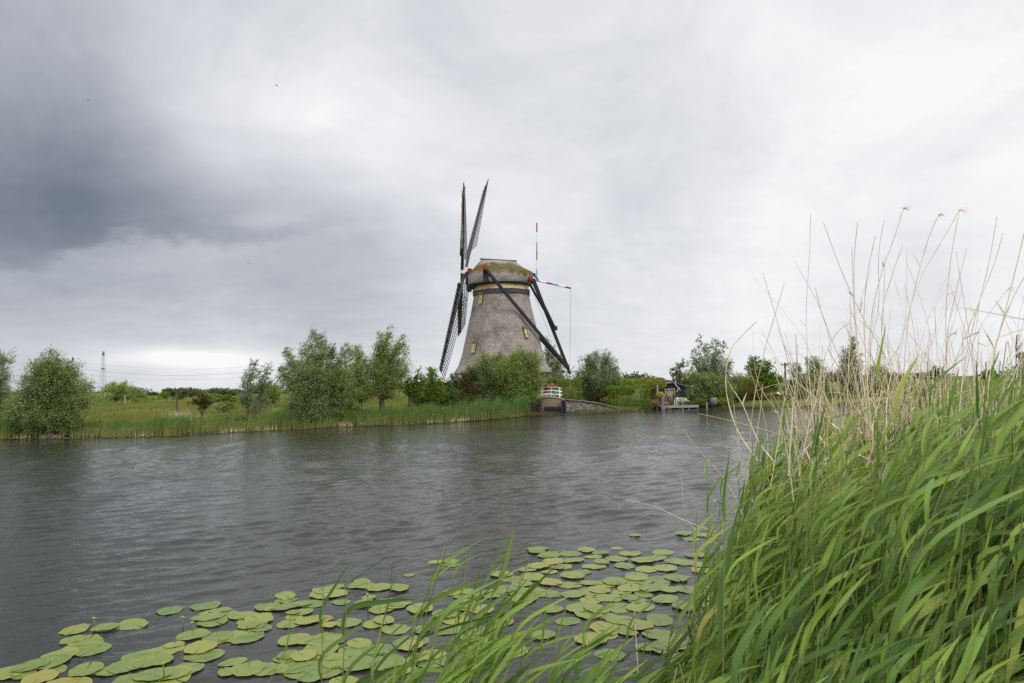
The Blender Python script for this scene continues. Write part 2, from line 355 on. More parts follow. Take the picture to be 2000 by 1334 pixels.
M['thatch'] = thatch('thatch', False); M['thatch_moss'] = thatch('mossy_thatch', True)

def brick(name, c1, c2, mortar, sc, stain, offs=.5, rough_st=False):
    m, t = newmat(name)
    oc = t.n('ShaderNodeTexCoord').outputs['Object']
    rot = t.n('ShaderNodeMapping'); t.set(rot.inputs[0], oc); rot.inputs['Rotation'].default_value = (R(90), 0, 0)
    b = t.n('ShaderNodeTexBrick'); t.set(b.inputs['Vector'], rot.outputs[0])
    b.inputs['Color1'].default_value = (*c1, 1); b.inputs['Color2'].default_value = (*c2, 1); b.inputs['Mortar'].default_value = (*mortar, 1)
    b.inputs['Scale'].default_value = sc; b.inputs['Mortar Size'].default_value = .02
    n = t.noise(oc, 1.1, 7, .7); c = t.mix(t.maprange(n.outputs[0], .45, .65, 0, .8), b.outputs[0], (*stain, 1))
    n2 = t.noise(oc, 5, 6, .7); c = t.mix(t.maprange(n2.outputs[0], .55, .7, 0, .6), c, tuple(x*.35 for x in c1)+(1,))
    bp = t.n('ShaderNodeBump', {'Strength': .6, 'Distance': .03, 'Height': b.outputs[1]}); bp.invert = True
    p = t.n('ShaderNodeBsdfPrincipled', {'Base Color': c, 'Roughness': .85, 'Normal': bp}); t.n('ShaderNodeOutputMaterial', {0: p}); return m
M['brick'] = brick('old_brick', (.20, .115, .085), (.27, .17, .13), (.22, .20, .17), 4.2, (.20, .17, .11))
def cobble():
    m, t = newmat('rough_stone')
    oc = t.n('ShaderNodeTexCoord').outputs['Object']
    v = t.n('ShaderNodeTexVoronoi'); t.set(v.inputs['Vector'], oc); v.inputs['Scale'].default_value = 4.2
    e = t.n('ShaderNodeTexVoronoi', feature='DISTANCE_TO_EDGE'); t.set(e.inputs['Vector'], oc); e.inputs['Scale'].default_value = 4.2
    c = t.ramp(t.n('ShaderNodeSeparateColor', {0: v.outputs['Color']}).outputs[0], [(0, (.08, .065, .058)), (.5, (.17, .14, .13)), (1, (.27, .23, .23))])
    c = t.mix(t.maprange(e.outputs[0], .02, .08, .9, 0), c, (.06, .05, .045, 1))
    n = t.noise(oc, 1.2, 5, .6); c = t.mix(t.maprange(n.outputs[0], .5, .7, 0, .6), c, (.12, .11, .05, 1))
    bp = t.n('ShaderNodeBump', {'Strength': .8, 'Distance': .05, 'Height': t.maprange(e.outputs[0], 0, .15)})
    p = t.n('ShaderNodeBsdfPrincipled', {'Base Color': c, 'Roughness': .8, 'Normal': bp}); t.n('ShaderNodeOutputMaterial', {0: p}); return m
M['cobble'] = cobble()

def ground_mat():
    m, t = newmat('meadow_ground')
    g = t.n('ShaderNodeNewGeometry').outputs['Position']
    a = t.noise(g, .28, 5, .6); b_ = t.noise(g, 2.2, 6, .7)
    c = t.ramp(b_.outputs[0], [(.3, (.045, .06, .012)), (.55, (.09, .11, .022)), (.75, (.16, .15, .04))])
    c = t.mix(t.maprange(a.outputs[0], .47, .6, 0, .7), c, (.16, .135, .045, 1))
    z_ = t.n('ShaderNodeSeparateXYZ', {0: g}).outputs[2]
    c = t.mix(t.maprange(z_, .05, .3, 1, 0), c, (.035, .028, .018, 1))
    bp = t.n('ShaderNodeBump', {'Strength': .7, 'Distance': .06, 'Height': b_.outputs[0]})
    p = t.n('ShaderNodeBsdfPrincipled', {'Base Color': c, 'Roughness': .95, 'Specular IOR Level': .1, 'Normal': bp}); t.n('ShaderNodeOutputMaterial', {0: p}); return m
M['ground'] = ground_mat()

def water_mat():
    m, t = newmat('canal_water')
    g = t.n('ShaderNodeNewGeometry').outputs['Position']
    rot = t.n('ShaderNodeMapping'); t.set(rot.inputs[0], g); rot.inputs['Rotation'].default_value = (0, 0, R(-20)); rot.inputs['Scale'].default_value = (.42, 1.0, 1)
    a = t.noise(rot.outputs[0], 6.5, 4, .55, .6); b_ = t.noise(rot.outputs[0], 19, 3, .6, .3)
    gust = t.noise(g, .11, 3, .6); gf = t.maprange(gust.outputs[0], .35, .65, .55, 1.15)
    h = t.m('MULTIPLY', t.m('ADD', a.outputs[0], t.m('MULTIPLY', b_.outputs[0], .22)), gf)
    dist = t.vm('LENGTH', g)
    ln = t.n('ShaderNodeVectorMath', operation='LENGTH'); t.set(ln.inputs[0], g)
    fade = t.maprange(ln.outputs['Value'], 6, 28, .4, 1.0)
    bp = t.n('ShaderNodeBump', {'Strength': fade, 'Distance': .042, 'Height': h})
    p = t.n('ShaderNodeBsdfPrincipled', {'Base Color': (.024, .026, .019, 1), 'Roughness': .045, 'IOR': 1.333, 'Normal': bp})
    t.n('ShaderNodeOutputMaterial', {0: p}); return m
M['water'] = water_mat()

def pad_mat():
    m, t = newmat('lily_pad')
    g = t.n('ShaderNodeNewGeometry'); oi = t.n('ShaderNodeObjectInfo').outputs['Random']
    uv = t.n('ShaderNodeUVMap').outputs[0]; sx = t.n('ShaderNodeSeparateXYZ', {0: uv})   # u = angle, v = radius
    c = t.ramp(oi, [(0, (.07, .135, .022)), (.3, (.11, .17, .022)), (.6, (.15, .195, .026)), (.85, (.19, .215, .028)), (1, (.235, .21, .032))])
    n = t.noise(g.outputs['Position'], 9, 6, .65); c = t.mix(t.maprange(n.outputs[0], .42, .68, 0, .7), c, (.19, .21, .045, 1))
    n2 = t.noise(g.outputs['Position'], 26, 4, .7); c = t.mix(t.maprange(n2.outputs[0], .60, .70, 0, .7), c, (.11, .10, .022, 1))
    edge = t.m('MULTIPLY', t.maprange(t.m('ADD', sx.outputs[1], t.m('MULTIPLY', n.outputs[0], .25)), 1.02, 1.2, 0, .75), t.maprange(oi, .3, .8, .2, 1))
    c = t.mix(edge, c, (.40, .26, .04, 1))
    vein = t.m('POWER', t.m('ABSOLUTE', t.m('SINE', t.m('MULTIPLY', sx.outputs[0], 15*pi))), 18.0)
    vein = t.m('MULTIPLY', vein, t.maprange(sx.outputs[1], .0, .9, .35, .1))
    c = t.mix(vein, c, (.28, .31, .09, 1))
    bp = t.n('ShaderNodeBump', {'Strength': .7, 'Distance': .012, 'Height': t.m('ADD', t.m('MULTIPLY', vein, -.5), n.outputs[0])})
    p = t.n('ShaderNodeBsdfPrincipled', {'Base Color': c, 'Roughness': .42, 'Specular IOR Level': .4, 'Normal': bp, 'Coat Weight': .12, 'Coat Roughness': .15}); t.n('ShaderNodeOutputMaterial', {0: p}); return m
M['pad'] = pad_mat()
M['algae'] = paint('duckweed', (.20, .22, .06), .6, .35, 4)
# ------------------------------------------------------------------ land and water
_sp = [(0, 856), (180, 854), (350, 850), (470, 843), (600, 836), (700, 831), (850, 826), (960, 819), (1030, 811), (1110, 808), (1200, 804), (1255, 801), (1278, 797.5), (1300, 796), (1380, 797), (1500, 797), (1790, 789)]
_sh = np.array([G(a, b)[:2] for a, b in _sp]); _sh = np.vstack([[-900, 150], [-200, 60], [-60, 40], _sh, [90, 90], [300, 190], [2000, 900]])
_nr = np.array([(-900, -400), (-30, -13), (-6, -.6), (0, 1.9), (3, 3.5), (7, 5.6), (14, 10), (30, 20), (90, 52), (300, 150), (2000, 700)])
def shoreF(x): return np.interp(x, _sh[:, 0], _sh[:, 1])
def shoreN(x): return np.interp(x, _nr[:, 0], _nr[:, 1])
MILL = P(982, 700, 85.0); MILL[2] = 1.6
def sstep(a, b, x): t_ = np.clip((x-a)/(b-a), 0, 1); return t_*t_*(3-2*t_)
def ground(x, y):
    x = np.asarray(x, float); y = np.asarray(y, float)
    s = y - shoreF(x); s2 = shoreN(x) - y
    wob = .08*np.sin(x*.9+y*.4)+.06*np.sin(x*.37-y*.8+1)
    f = -.9 + 1.05*sstep(-1.2, .6, s) + .42*sstep(.5, 4, s) + .75*sstep(4, 22, s) + wob*sstep(1, 6, s)
    f = f + .55*np.exp(-(((x-MILL[0])/12)**2+((y-MILL[1])/14)**2)**2)*sstep(6, 20, s)
    n = -.9 + 1.0*sstep(-1.0, .5, s2) + .65*sstep(.3, 2.2, s2) + .3*wob*sstep(.3, 2, s2) + .5*sstep(8, 30, s2)
    return np.maximum(f, n)
def gz(x, y): return float(ground(x, y))
xs = np.concatenate([-np.geomspace(3500, 64, 26), np.arange(-62, 62, .7), np.geomspace(64, 3500, 26)])
ys = np.concatenate([-np.geomspace(600, 12, 10), np.arange(-10, 9, .35), np.arange(9, 35, 1.3), np.arange(35, 72, .45), np.arange(72, 120, 2.0), np.geomspace(124, 5500, 22)])
gx, gy = np.meshgrid(xs, ys); gzv = ground(gx, gy)
idx = np.arange(gx.size).reshape(gx.shape)
qf = np.stack([idx[:-1, :-1], idx[:-1, 1:], idx[1:, 1:], idx[1:, :-1]], -1).reshape(-1, 4)
tag(npmesh('ground', np.stack([gx, gy, gzv], -1), qf, M['ground'], smooth=True), kind='structure')

# wind-ruffled canal: summed travelling waves, calmer among the lily pads
_rg = np.random.default_rng(5)
WV = []
for i in range(64):
    lam = 0.15*(.72/.15)**(_rg.random()**1.1); th = R(-60) + _rg.normal(0, .30)
    WV.append((lam, th, .0050*lam**.95*(.6+.8*_rg.random()), _rg.random()*6.28))
def calm(x, y):                                # 0.25 in the pads, 1 in open water
    d = np.hypot(x-.4, y-7.5); s = sstep(0, 6, y-(6.3+ .45*np.maximum(x, -4)+1.2))
    return .28 + .72*s
def waves(x, y, sp=0.0):
    h = np.zeros_like(np.asarray(x, float)); nyq = sp*3.2
    for lam, th, a, ph in WV:
        k = 2*pi/lam; p = k*(x*cos(th)+y*sin(th))+ph + .35*np.sin(x*.7+y*.31+ph)+.3*np.sin(y*.9-x*.23+2*ph)
        w_ = np.clip((lam-nyq)/(nyq*.5+1e-6), 0, 1) if np.any(nyq) else 1
        sn = np.sin(p); h = h + a*w_*(sn - .32*np.cos(2*p))
    g_ = .75+.35*np.sin(x*.13+1.2)*np.sin(y*.11+.4)+.15*np.sin(x*.5-y*.33)
    return h*calm(x, y)*g_
NR, NA = 900, 860
rr = np.concatenate([np.geomspace(1.6, 95, NR), np.geomspace(100, 2500, 18)]); aa = np.linspace(R(-64), R(64), NA)
ra, an = np.meshgrid(rr, aa, indexing='ij')
wx = ra*np.sin(an); wy = ra*np.cos(an)
spc = np.maximum(np.gradient(rr)[:, None]*np.ones_like(ra), ra*(aa[1]-aa[0]))
wz = waves(wx, wy, spc)
idx = np.arange(ra.size).reshape(ra.shape)
qf = np.stack([idx[:-1, :-1], idx[1:, :-1], idx[1:, 1:], idx[:-1, 1:]], -1).reshape(-1, 4)
tag(npmesh('water', np.stack([wx, wy, wz], -1), qf, M['water'], smooth=True), kind='structure')
# ------------------------------------------------------------------ windmill (local frame: sails towards -x, tail towards +x, z = 0 at the mound)
Z0 = 1.6
TP = [(0.0, 5.15), (2.2, 5.1), (2.35, 5.2), (2.36, 5.98), (2.55, 5.93), (3.4, 5.42), (4.7, 4.98), (6.1, 4.66), (8.45, 4.13), (10.6, 3.66), (12.05, 3.40)]
TH = [p for p in TP if p[0] >= 2.35]
def apo(z): return float(np.interp(z, [p[0] for p in TH][1:], [p[1] for p in TH][1:]))
def octring(a, z, n=8, rnd=1.06, seg=6, off=0.0):
    out = []
    for k in range(n*seg):
        th = 2*pi*k/(n*seg)+off+R(-90); loc = ((th-off+R(90)+pi/8) % (pi/4))-pi/8
        f = 1/cos(loc); f = f if f < rnd-.015 else rnd-.015+(f-rnd+.015)*.35
        out.append((a*f*cos(th), a*f*sin(th), z))
    return out
def mill_loc(px, py, D):
    return P(px, py, D) - np.array([MILL[0], MILL[1], Z0])

def build_mill(name, label, origin, rz, detail=True, group=None):
    root = thing(name, label, 'windmill', origin, group, rz)
    O = root
    # brick base, thatched body
    MB().rings([octring(a, z, rnd=1.09) for z, a in ((-1.2, 5.1), (0, 5.1), (2.5, 5.0))]).build('brick_base', M['brick'], O)
    zs = np.concatenate([np.linspace(2.36, 3.4, 8), np.linspace(3.6, 12.05, 30)])
    rg = [octring(4.9, 2.30), octring(5.93, 2.28)] + [octring(apo(z), z) for z in zs]
    MB().rings(rg, capbot=False).build('thatched_body', M['thatch'], O, smooth=True)
    MB().rings([octring(3.36, 12.0, rnd=1.09), octring(3.52, 12.0, rnd=1.09), octring(3.55, 12.55, rnd=1.09), octring(3.3, 12.56, rnd=1.09)]).build('dark_band', M['dark_wood'], O)
    circ = lambda r_, z_, n=48: [(r_*cos(2*pi*i/n), r_*sin(2*pi*i/n), z_) for i in range(n)]
    MB().rings([circ(3.50, 12.57), circ(3.40, 13.2)]).build('cream_band', M['cream'], O, smooth=False)
    # cap
    lev = [(13.33, -3.6, 3.2, 3.3), (13.31, -4.12, 3.55, 3.72), (13.6, -4.18, 3.80, 3.76), (14.1, -4.18, 4.02, 3.72), (14.7, -4.02, 4.10, 3.5), (15.2, -3.72, 3.62, 3.02),
           (15.75, -3.25, 2.95, 2.3), (16.3, -2.8, 2.3, 1.4), (16.62, -2.5, 1.95, .55), (16.72, -2.42, 1.86, .10)]
    zk = [l[0] for l in lev[1:]]; rgs = []
    for zc in [13.33] + list(np.linspace(13.31, 16.72, 26)):
        if zc == 13.33 and not rgs: l = lev[0]
        else: l = (zc, *[float(np.interp(zc, zk, [q[i] for q in lev[1:]])) for i in (1, 2, 3)])
        z, x0, x1, yh = l; ring = []
        ex = 2.5 if z < 15 else 2.0
        for k in range(56):
            a = 2*pi*k/56; c_, s_ = cos(a), sin(a)
            x = (x0+x1)/2 + (x1-x0)/2*math.copysign(abs(c_)**(2/ex), c_); y = yh*math.copysign(abs(s_)**(2/ex), s_)
            ring.append((x, y, z - (x-x0)*.075*sstep(14.6, 16.5, z)))
        rgs.append(ring)
    cap = MB().rings(rgs, capbot=False).build('thatched_cap', M['thatch_moss'], O, smooth=True)
    MB().beam((-2.62, 0, 16.80), (2.0, 0, 16.42), .42, .12).build('ridge_cover', M['lead'], cap)
    circ2 = lambda z_, g, n=56: [((-4.12+3.55)/2+(3.83+g)*math.copysign(abs(cos(2*pi*i/n))**.8, cos(2*pi*i/n)), (3.72+g)*math.copysign(abs(sin(2*pi*i/n))**.8, sin(2*pi*i/n)), z_) for i in range(n)]
    MB().rings([circ2(13.14, -.24), circ2(13.14, -.10), circ2(13.33, -.03), circ2(13.335, -.3)]).build('cap_base_board', M['black_wood'], O)
    # front opening board and storm board under the shaft
    MB().box((-4.05, 0, 13.2), (.5, 2.6, .8)).box((-4.3, 0, 14.3), (.25, 2.2, 1.5)).build('breast_board', M['black_wood'], O)
    TI = R(11); hub = mill_loc(907, 529, 85.0)
    ax = np.array([cos(TI), 0, sin(TI)*-1])     # pointing back into the cap
    hubp = np.array([hub[0], 0, hub[2]])
    MB().tube([hubp-ax*.1, hubp+ax*2.6], [.33, .38], 12).build('windshaft', M['black_wood'], O)
    hb = MB(); hb.box(hubp-ax*.02, (.85, .78, .85), rot=np.column_stack([ax, [0, 1, 0], np.cross(ax, [0, 1, 0])])); h1 = hb.build('poll_end', M['white'], O, bevel=.04)
    MB().beam(hubp+ax*.42, hubp+ax*.9, .82, .74).build('poll_end_collar', M['red'], h1)
    MB().beam(hubp-ax*.47, hubp-ax*.42, .6, .30).build('poll_end_stripe', M['pinkred'], h1)
    # four sails
    upv = -np.cross(ax, [0, 1, 0]); upv = upv if upv[2] > 0 else -upv
    AL = R(62); RS = 15.0
    for si, ang in enumerate((AL, AL+pi/2, AL+pi, AL+3*pi/2)):
        d = upv*cos(ang) + np.array([0, -1, 0])*sin(ang)
        et = np.cross(ax, d); off = ax*(.10 if si % 2 else -.28)
        c0 = hubp + off
        sail = MB().beam(c0, c0+d*RS*.985, .34, .36, upv=tuple(ax), w2=.16, h2=.16).build('sail', M['dark_wood'] if si % 2 == 0 else M['dark_wood'], O)
        def wdir(r_):
            be = R(np.interp(r_, [2.2, 8, RS], [32, 23, 12])); return et*cos(be)+ax*sin(be)
        lat = MB(); W = 1.55; r0, r1 = 3.2, RS-.25; nb = 29
        for i in range(nb):
            r_ = r0+(r1-r0)*i/(nb-1); q = c0+d*r_ + ax*.02; wd = wdir(r_)
            lat.beam(q+wd*.14, q+wd*W, .045, .05, upv=tuple(d))
        for fr in (.36, .68, 1.0):
            pts = [c0+d*r_+wdir(r_)*W*fr + ax*.045 for r_ in np.linspace(r0-.08, r1+.08, 10)]
            for a_, b_ in zip(pts[:-1], pts[1:]): lat.beam(a_, b_, .05, .05, upv=tuple(ax))
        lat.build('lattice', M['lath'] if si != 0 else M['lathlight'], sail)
        ld = MB()
        for i in range(26):                     # leading boards, one overlapping the next
            ra_ = 2.3+(RS-2.5)*i/26; rb_ = 2.3+(RS-2.5)*(i+1)/26
            wa_, wb_ = wdir(ra_), wdir(rb_); tw = .56
            a0_ = c0+d*ra_-wa_*.15-ax*.03; b0_ = c0+d*rb_-wb_*.15-ax*.03
            a1_ = a0_-wa_*tw-ax*.10; b1_ = b0_-wb_*tw-ax*.02; th_ = ax*.03
            ld.add([a0_, b0_, b1_, a1_, a0_+th_, b0_+th_, b1_+th_, a1_+th_], [(0, 1, 2, 3), (7, 6, 5, 4), (0, 4, 5, 1), (1, 5, 6, 2), (2, 6, 7, 3), (3, 7, 4, 0)])
        for i in range(9):
            r_ = 2.6+i*1.35; q = c0+d*r_; ld.beam(q-wdir(r_)*.75+ax*.05, q+ax*.05, .07, .05, upv=tuple(d))
        ld.build('leading_board', M['black_wood'], sail)
        if si in (1, 0):                        # furled canvas along the stock
            cl_ = MB(); pts = []; rad = []
            for i in range(22):
                r_ = 4.5+(RS-5.0)*i/21; pts.append(c0+d*r_-ax*.2+wdir(r_)*(.18+.14*sin(i*.33))); rad.append(.055+.03*sin(i*1.7)+.03*(si == 0))
            cl_.tube(pts, rad, 7).build('furled_sailcloth', M['canvas'], sail, smooth=True)
    if detail:
        nml = {'left': np.array([-sin(R(45)), -cos(R(45)), 0]), 'right': np.array([sin(R(45)), -cos(R(45)), 0])}
        for nm, px, py, ww, hh, lab in (('left', 940.5, 584, .40, 1.0, 'small cream shutter high under the dark band'), ('left', 927.5, 680.5, .50, 1.05, 'cream shutter low on the shaded side'), ('right', 1026, 651.5, .50, 1.05, 'cream shutter on the side of the braces')):
            n_ = nml[nm]; s_ = np.array([n_[1]*-1, n_[0], 0]); q = mill_loc(px, py, 85-2.9); z = q[2]; a = apo(z)
            tt = (q[0]-n_[0]*a)/s_[0]; slope = (apo(z-.5)-apo(z+.5)); upd = norm(np.array([-n_[0]*slope, -n_[1]*slope, 1.0])); nn = np.cross(s_, upd)
            if nn@n_ < 0: nn = -nn
            c_ = n_*a + s_*tt + np.array([0, 0, z]); RM = np.column_stack([s_, nn, upd])
            wn = MB().box(c_+nn*.05, (ww+.12, .24, hh+.12), rot=RM).build('window', M['black_wood'], O); wn['label'] = lab
            MB().box(c_+nn*.155-s_*ww*.12, (ww*.76, .06, hh), rot=RM).build('shutter', M['cream'], wn)
            fr = MB()
            for sx_ in (-1, 1): fr.box(c_+nn*.18+s_*sx_*(ww/2+.03), (.06, .10, hh+.06), rot=RM)
            fr.box(c_+nn*.20-upd*(hh/2+.05), (ww+.1, .2, .07), rot=RM)
            fr.build('frame', M['cream'], wn)
            MB().box(c_+nn*.20+s_*.12-upd*.1, (.07, .04, .12), rot=RM).build('latch', M['black_wood'], wn)
            MB().box(c_+nn*.16+upd*(hh/2+.14), (ww+.2, .36, .12), rot=RM).build('thatch_hood', M['thatch'], wn)
        # spreader beams and braces down to the tail pole
        sa = mill_loc(946, 523, 78.6); sb = mill_loc(1037, 544.5, 82.6)
        for p_, L_ in ((sa, 4.35), (sb, 2.6)):
            sp_ = MB().beam((p_[0], -abs(p_[1]), p_[2]), (p_[0], abs(p_[1]), p_[2]), .36, .40).build('spreader_beam', M['black_wood'], O)
            for sg in (-1, 1): MB().beam((p_[0], sg*(abs(p_[1])-.16), p_[2]), (p_[0], sg*(abs(p_[1])+.10), p_[2]), .44, .48).build('red_beam_end', M['red'], sp_)
        nb_ = mill_loc(949, 541, 81.15); [MB().box((nb_[0], s_*3.62, nb_[2]), (.62, .5, 1.25)).build('beam_support', M['black_wood'], O) for s_ in (-1, 1)]
        MB().box((nb_[0]-.05, -3.90, nb_[2]+.62), (.5, .12, .28)).build('support_stripe', M['red'], O)
        tb = mill_loc(1114, 731, 85.0); tt_ = mill_loc(1041, 545, 85.0)
        MB().beam(tt_, tb, .40, .46, w2=.34, h2=.36).build('tail_pole', M['black_wood'], O)
        j = mill_loc(1108, 717, 85.0)
        for sg in (-1, 1):
            MB().beam((sa[0]+.05, sg*abs(sa[1]), sa[2]-.05), (j[0], sg*.25, j[2]), .27, .31).build('long_brace', M['black_wood'], O)
            k_ = mill_loc(1084, 642, 85.0)
            MB().beam((sb[0]+.05, sg*abs(sb[1]), sb[2]-.05), (k_[0], sg*.22, k_[2]), .22, .25).build('short_brace', M['black_wood'], O)
        w_ = mill_loc(1085, 641, 85.0); MB().box(w_, (.42, .85, .5)).build('tail_clamp', M['black_wood'], O)
        # winch at the foot of the tail
        wc = tb+np.array([-.2, 0, .3]); wm = MB().tube([wc+[0, -.9, 0], wc+[0, .9, 0]], .12, 10)
        for k in range(8):
            a = 2*pi*k/8; wm.beam(wc+[0, -.8, 0], wc+[1.0*cos(a), -.8, 1.0*sin(a)], .07, .07)
        wm.build('capstan_wheel', M['black_wood'], O)
        MB().beam(mill_loc(1113, 700, 84.6), (*mill_loc(1113.5, 745, 84.6)[:2], -.3), .1, .1).build('white_post', M['white'], O)
        for xx, y0_ in ((1041, 570), (1075, 636)):
            MB().tube([mill_loc(xx, y0_, 85.3), mill_loc(xx+34, y0_+88, 85.3)], .018, 4).build('control_rope', M['rope'], O)
        # striped poles at the back of the cap
        def striped(nm, pts, D, r_):
            m_ = MB()
            for (a_, b_, mi) in pts: m_.cur = mi; m_.tube([mill_loc(*a_, D), mill_loc(*b_, D)], r_, 8)
            return m_.build(nm, [M['red'], M['white'], M['blue']], O)
        yy = [435, 454, 473, 490, 508, 527, 549]
        striped('upright_striped_pole', [((1048.5, yy[i]), (1048.5, yy[i+1]), i % 3) for i in range(6)], 85, .075)
        ts = [(1044, 547), (1054.5, 549.3), (1067, 552.2), (1079, 554.8), (1091, 557.5), (1104, 560.5), (1115, 563)]
        striped('slanting_striped_pole', [(ts[i], ts[i+1], (2, 1, 0)[i % 3]) for i in range(6)], 85, .11)
        MB().tube([mill_loc(1115, 563, 85), mill_loc(1114, 640, 85), mill_loc(1113, 706, 85)], .022, 4).build('hanging_rope', M['rope'], O)
        MB().beam(mill_loc(1040, 536, 85), mill_loc(1051, 546, 85), .2, .16).beam(mill_loc(1036, 538, 85), mill_loc(1046, 536, 85), .25, .35).build('pole_bracket', M['black_wood'], O)
    return root
mill = build_mill('windmill', 'grey thatched octagonal windmill with mossy cap and four lattice sails standing behind the willows', (MILL[0], MILL[1], Z0), 0)
_q = P(2003, 715, 440.0)
far_mill = build_mill('windmill', 'tiny far windmill with thatched cap behind the reeds at the edge of the view', (_q[0], _q[1], .4), R(-25), detail=False)
# ------------------------------------------------------------------ trees, bushes, hedges
def rnd_ball(rg, n, surf=.35):
    v = norm(rg.normal(size=(n, 3))); return v*(rg.random((n, 1))**surf)
def leaf_quads(rg, pos, dirs, L, W):
    n = len(pos); ref = norm(rg.normal(size=(n, 3))); s_ = norm(np.cross(dirs, ref))
    L_ = L*(.6+.8*rg.random((n, 1))); W_ = W*(.6+.8*rg.random((n, 1)))
    p0 = pos; p2 = pos + dirs*L_; mid = pos + dirs*L_*.45
    V_ = np.stack([p0, mid+s_*W_/2, p2, mid-s_*W_/2], 1).reshape(-1, 3)
    F_ = np.arange(4*n).reshape(n, 4); return V_, F_
WIND = np.array([1.0, .35, .12])
def tree(name, label, cat, D, basepx, blobs, mat, leaf=(.12, .04), lai=2.2, trunk=.16, head=None, wind=.45, seed=0, upright=.6, group=None,
         limbs=None, tw=.5, leafup=.15, stems=1, clump=10, bark='bark', basez=None, spread=.3, blen=1.0):
    """blobs: (px, py, rx, ry) of the crown's lobes as the photograph shows them, D metres away"""
    rg = np.random.default_rng(seed*7+11)
    b = P(basepx[0], basepx[1], D); b[2] = gz(b[0], b[1])-.1 if basez is None else basez
    root = thing(name, label, cat, b, group)
    lai = lai*1.55; k = D/FPX; H = P(head[0], head[1], D) if head else b+np.array([0, 0, .35])
    paths, rads, tips, dirs, outw = [], [], [], [], []
    if head:
        for s in range(stems):
            o_ = np.array([(s-(stems-1)/2)*trunk*1.2, rg.normal()*.05, 0]); t_ = np.linspace(0, 1, 7)[:, None]
            pts = (b+o_)*(1-t_) + H*t_ + np.array([.12, .1, 0])*np.sin(t_*pi)*trunk*2
            paths.append(pts); rads.append(trunk*np.linspace(1.15, .85, 7)*np.array([1.25, 1, .95, .95, 1, 1.15, 1.25]))
    LV, LF = [], []; off = 0
    for (cx, cy, rx, ry) in blobs:
        c = P(cx, cy, D); rad = np.array([rx*k, max(.55*rx, .45*ry)*k*1.1, ry*k])
        c = c + np.array([0, rg.normal()*.25*rad[0], 0])
        nl = limbs or int(7+rad[0]*rad[2]*3.0)
        tg = c + rnd_ball(rg, nl, .45)*rad*np.array([.88, .88, .88])
        for i in range(nl):
            T = tg[i]; v = T-H; ln_ = np.linalg.norm(v)
            ctrl = H + v*.45 + np.array([-.10*wind, 0, .22*upright])*ln_ + rg.normal(size=3)*.06*ln_
            t_ = np.linspace(0, 1, 7)[:, None]; pts = (1-t_)**2*H + 2*t_*(1-t_)*ctrl + t_**2*T
            pts[1:-1] += rg.normal(size=(5, 3))*.02*ln_
            paths.append(pts); rads.append(np.linspace(max(.016, trunk*.2), .006, 7)*(.7+.5*rg.random()))
        area = pi*rad[0]*rad[2]; la = leaf[0]*leaf[1]*.5
        nleaf = int(area*lai/la*.9)
        ntw = max(nl*4, nleaf//clump)
        li = rg.integers(0, nl, ntw); tt = .45+.6*rg.random((ntw, 1))
        LP = np.array(paths[-nl:]); tt = np.minimum(tt, 1.0); fi = tt*5.999; i0 = fi.astype(int)[:, 0]; fr = fi-i0[:, None]
        st = LP[li, i0]*(1-fr)+LP[li, i0+1]*fr
        outd = norm((st-c)/rad)
        td = norm(outd*.5 + rg.normal(size=(ntw, 3))*.45 + np.array([0, 0, upright*.6]) + WIND*wind*.8)
        tl = (tw*min(rad[0], rad[2])*(.4+.8*rg.random((ntw, 1)))*blen)
        # fill the lobe's volume too
        nf = int(ntw*spread); st[:nf] = c + rnd_ball(rg, nf, .5)*rad*.9 - td[:nf]*tl[:nf]*.5
        u_ = np.linspace(0, 1, 4)[None, :, None]; bend = WIND*wind*.35
        TP_ = st[:, None]+td[:, None]*tl[:, None]*u_ + bend[None, None]*tl[:, None]*u_**2
        if area > .3:
            sel = rg.random(ntw) < .35
            paths += list(np.concatenate([TP_[sel], np.repeat(TP_[sel][:, -1:], 3, 1)+np.linspace(.001, .003, 3)[None, :, None]], 1)); rads += [np.array([.009, .007, .005, .003, .002, .002, .001])]*int(sel.sum())
        m_ = max(1, nleaf//ntw); ww = rg.random((ntw, m_, 1)); sp = tl[:, None]*.20*(1.15-ww*.6)
        pos = st[:, None] + (td[:, None]+bend*ww)*tl[:, None]*ww + rg.normal(size=(ntw, m_, 3))*sp
        dl = norm(td[:, None]*.6 + rg.normal(size=(ntw, m_, 3))*.55 + WIND*wind*.5 + np.array([0, 0, leafup-.1]))
        V_, F_ = leaf_quads(rg, pos.reshape(-1, 3), dl.reshape(-1, 3), leaf[0]*1.15, leaf[1]*1.15)
        keep = V_.reshape(-1, 4, 3)[:, :, 2].min(1) > .04
        V_ = V_.reshape(-1, 4, 3)[keep].reshape(-1, 3); F_ = np.arange(len(V_)).reshape(-1, 4)
        LV.append(V_); LF.append(F_+off); off += len(V_)
    tv, tf = tubes(np.array(paths), np.array(rads), 5 if D < 70 else 3)
    npmesh('trunk', tv, tf, M[bark], root, b, smooth=True)
    npmesh('crown', np.vstack(LV), np.vstack(LF), mat, root, b)
    return root
WIL = M['willow']; WG = M['willow_grey']; WF = M['willow_fresh']; DK = M['dark_leaf']; OL = M['olive']; HG = M['hedge']; GD = M['golden']
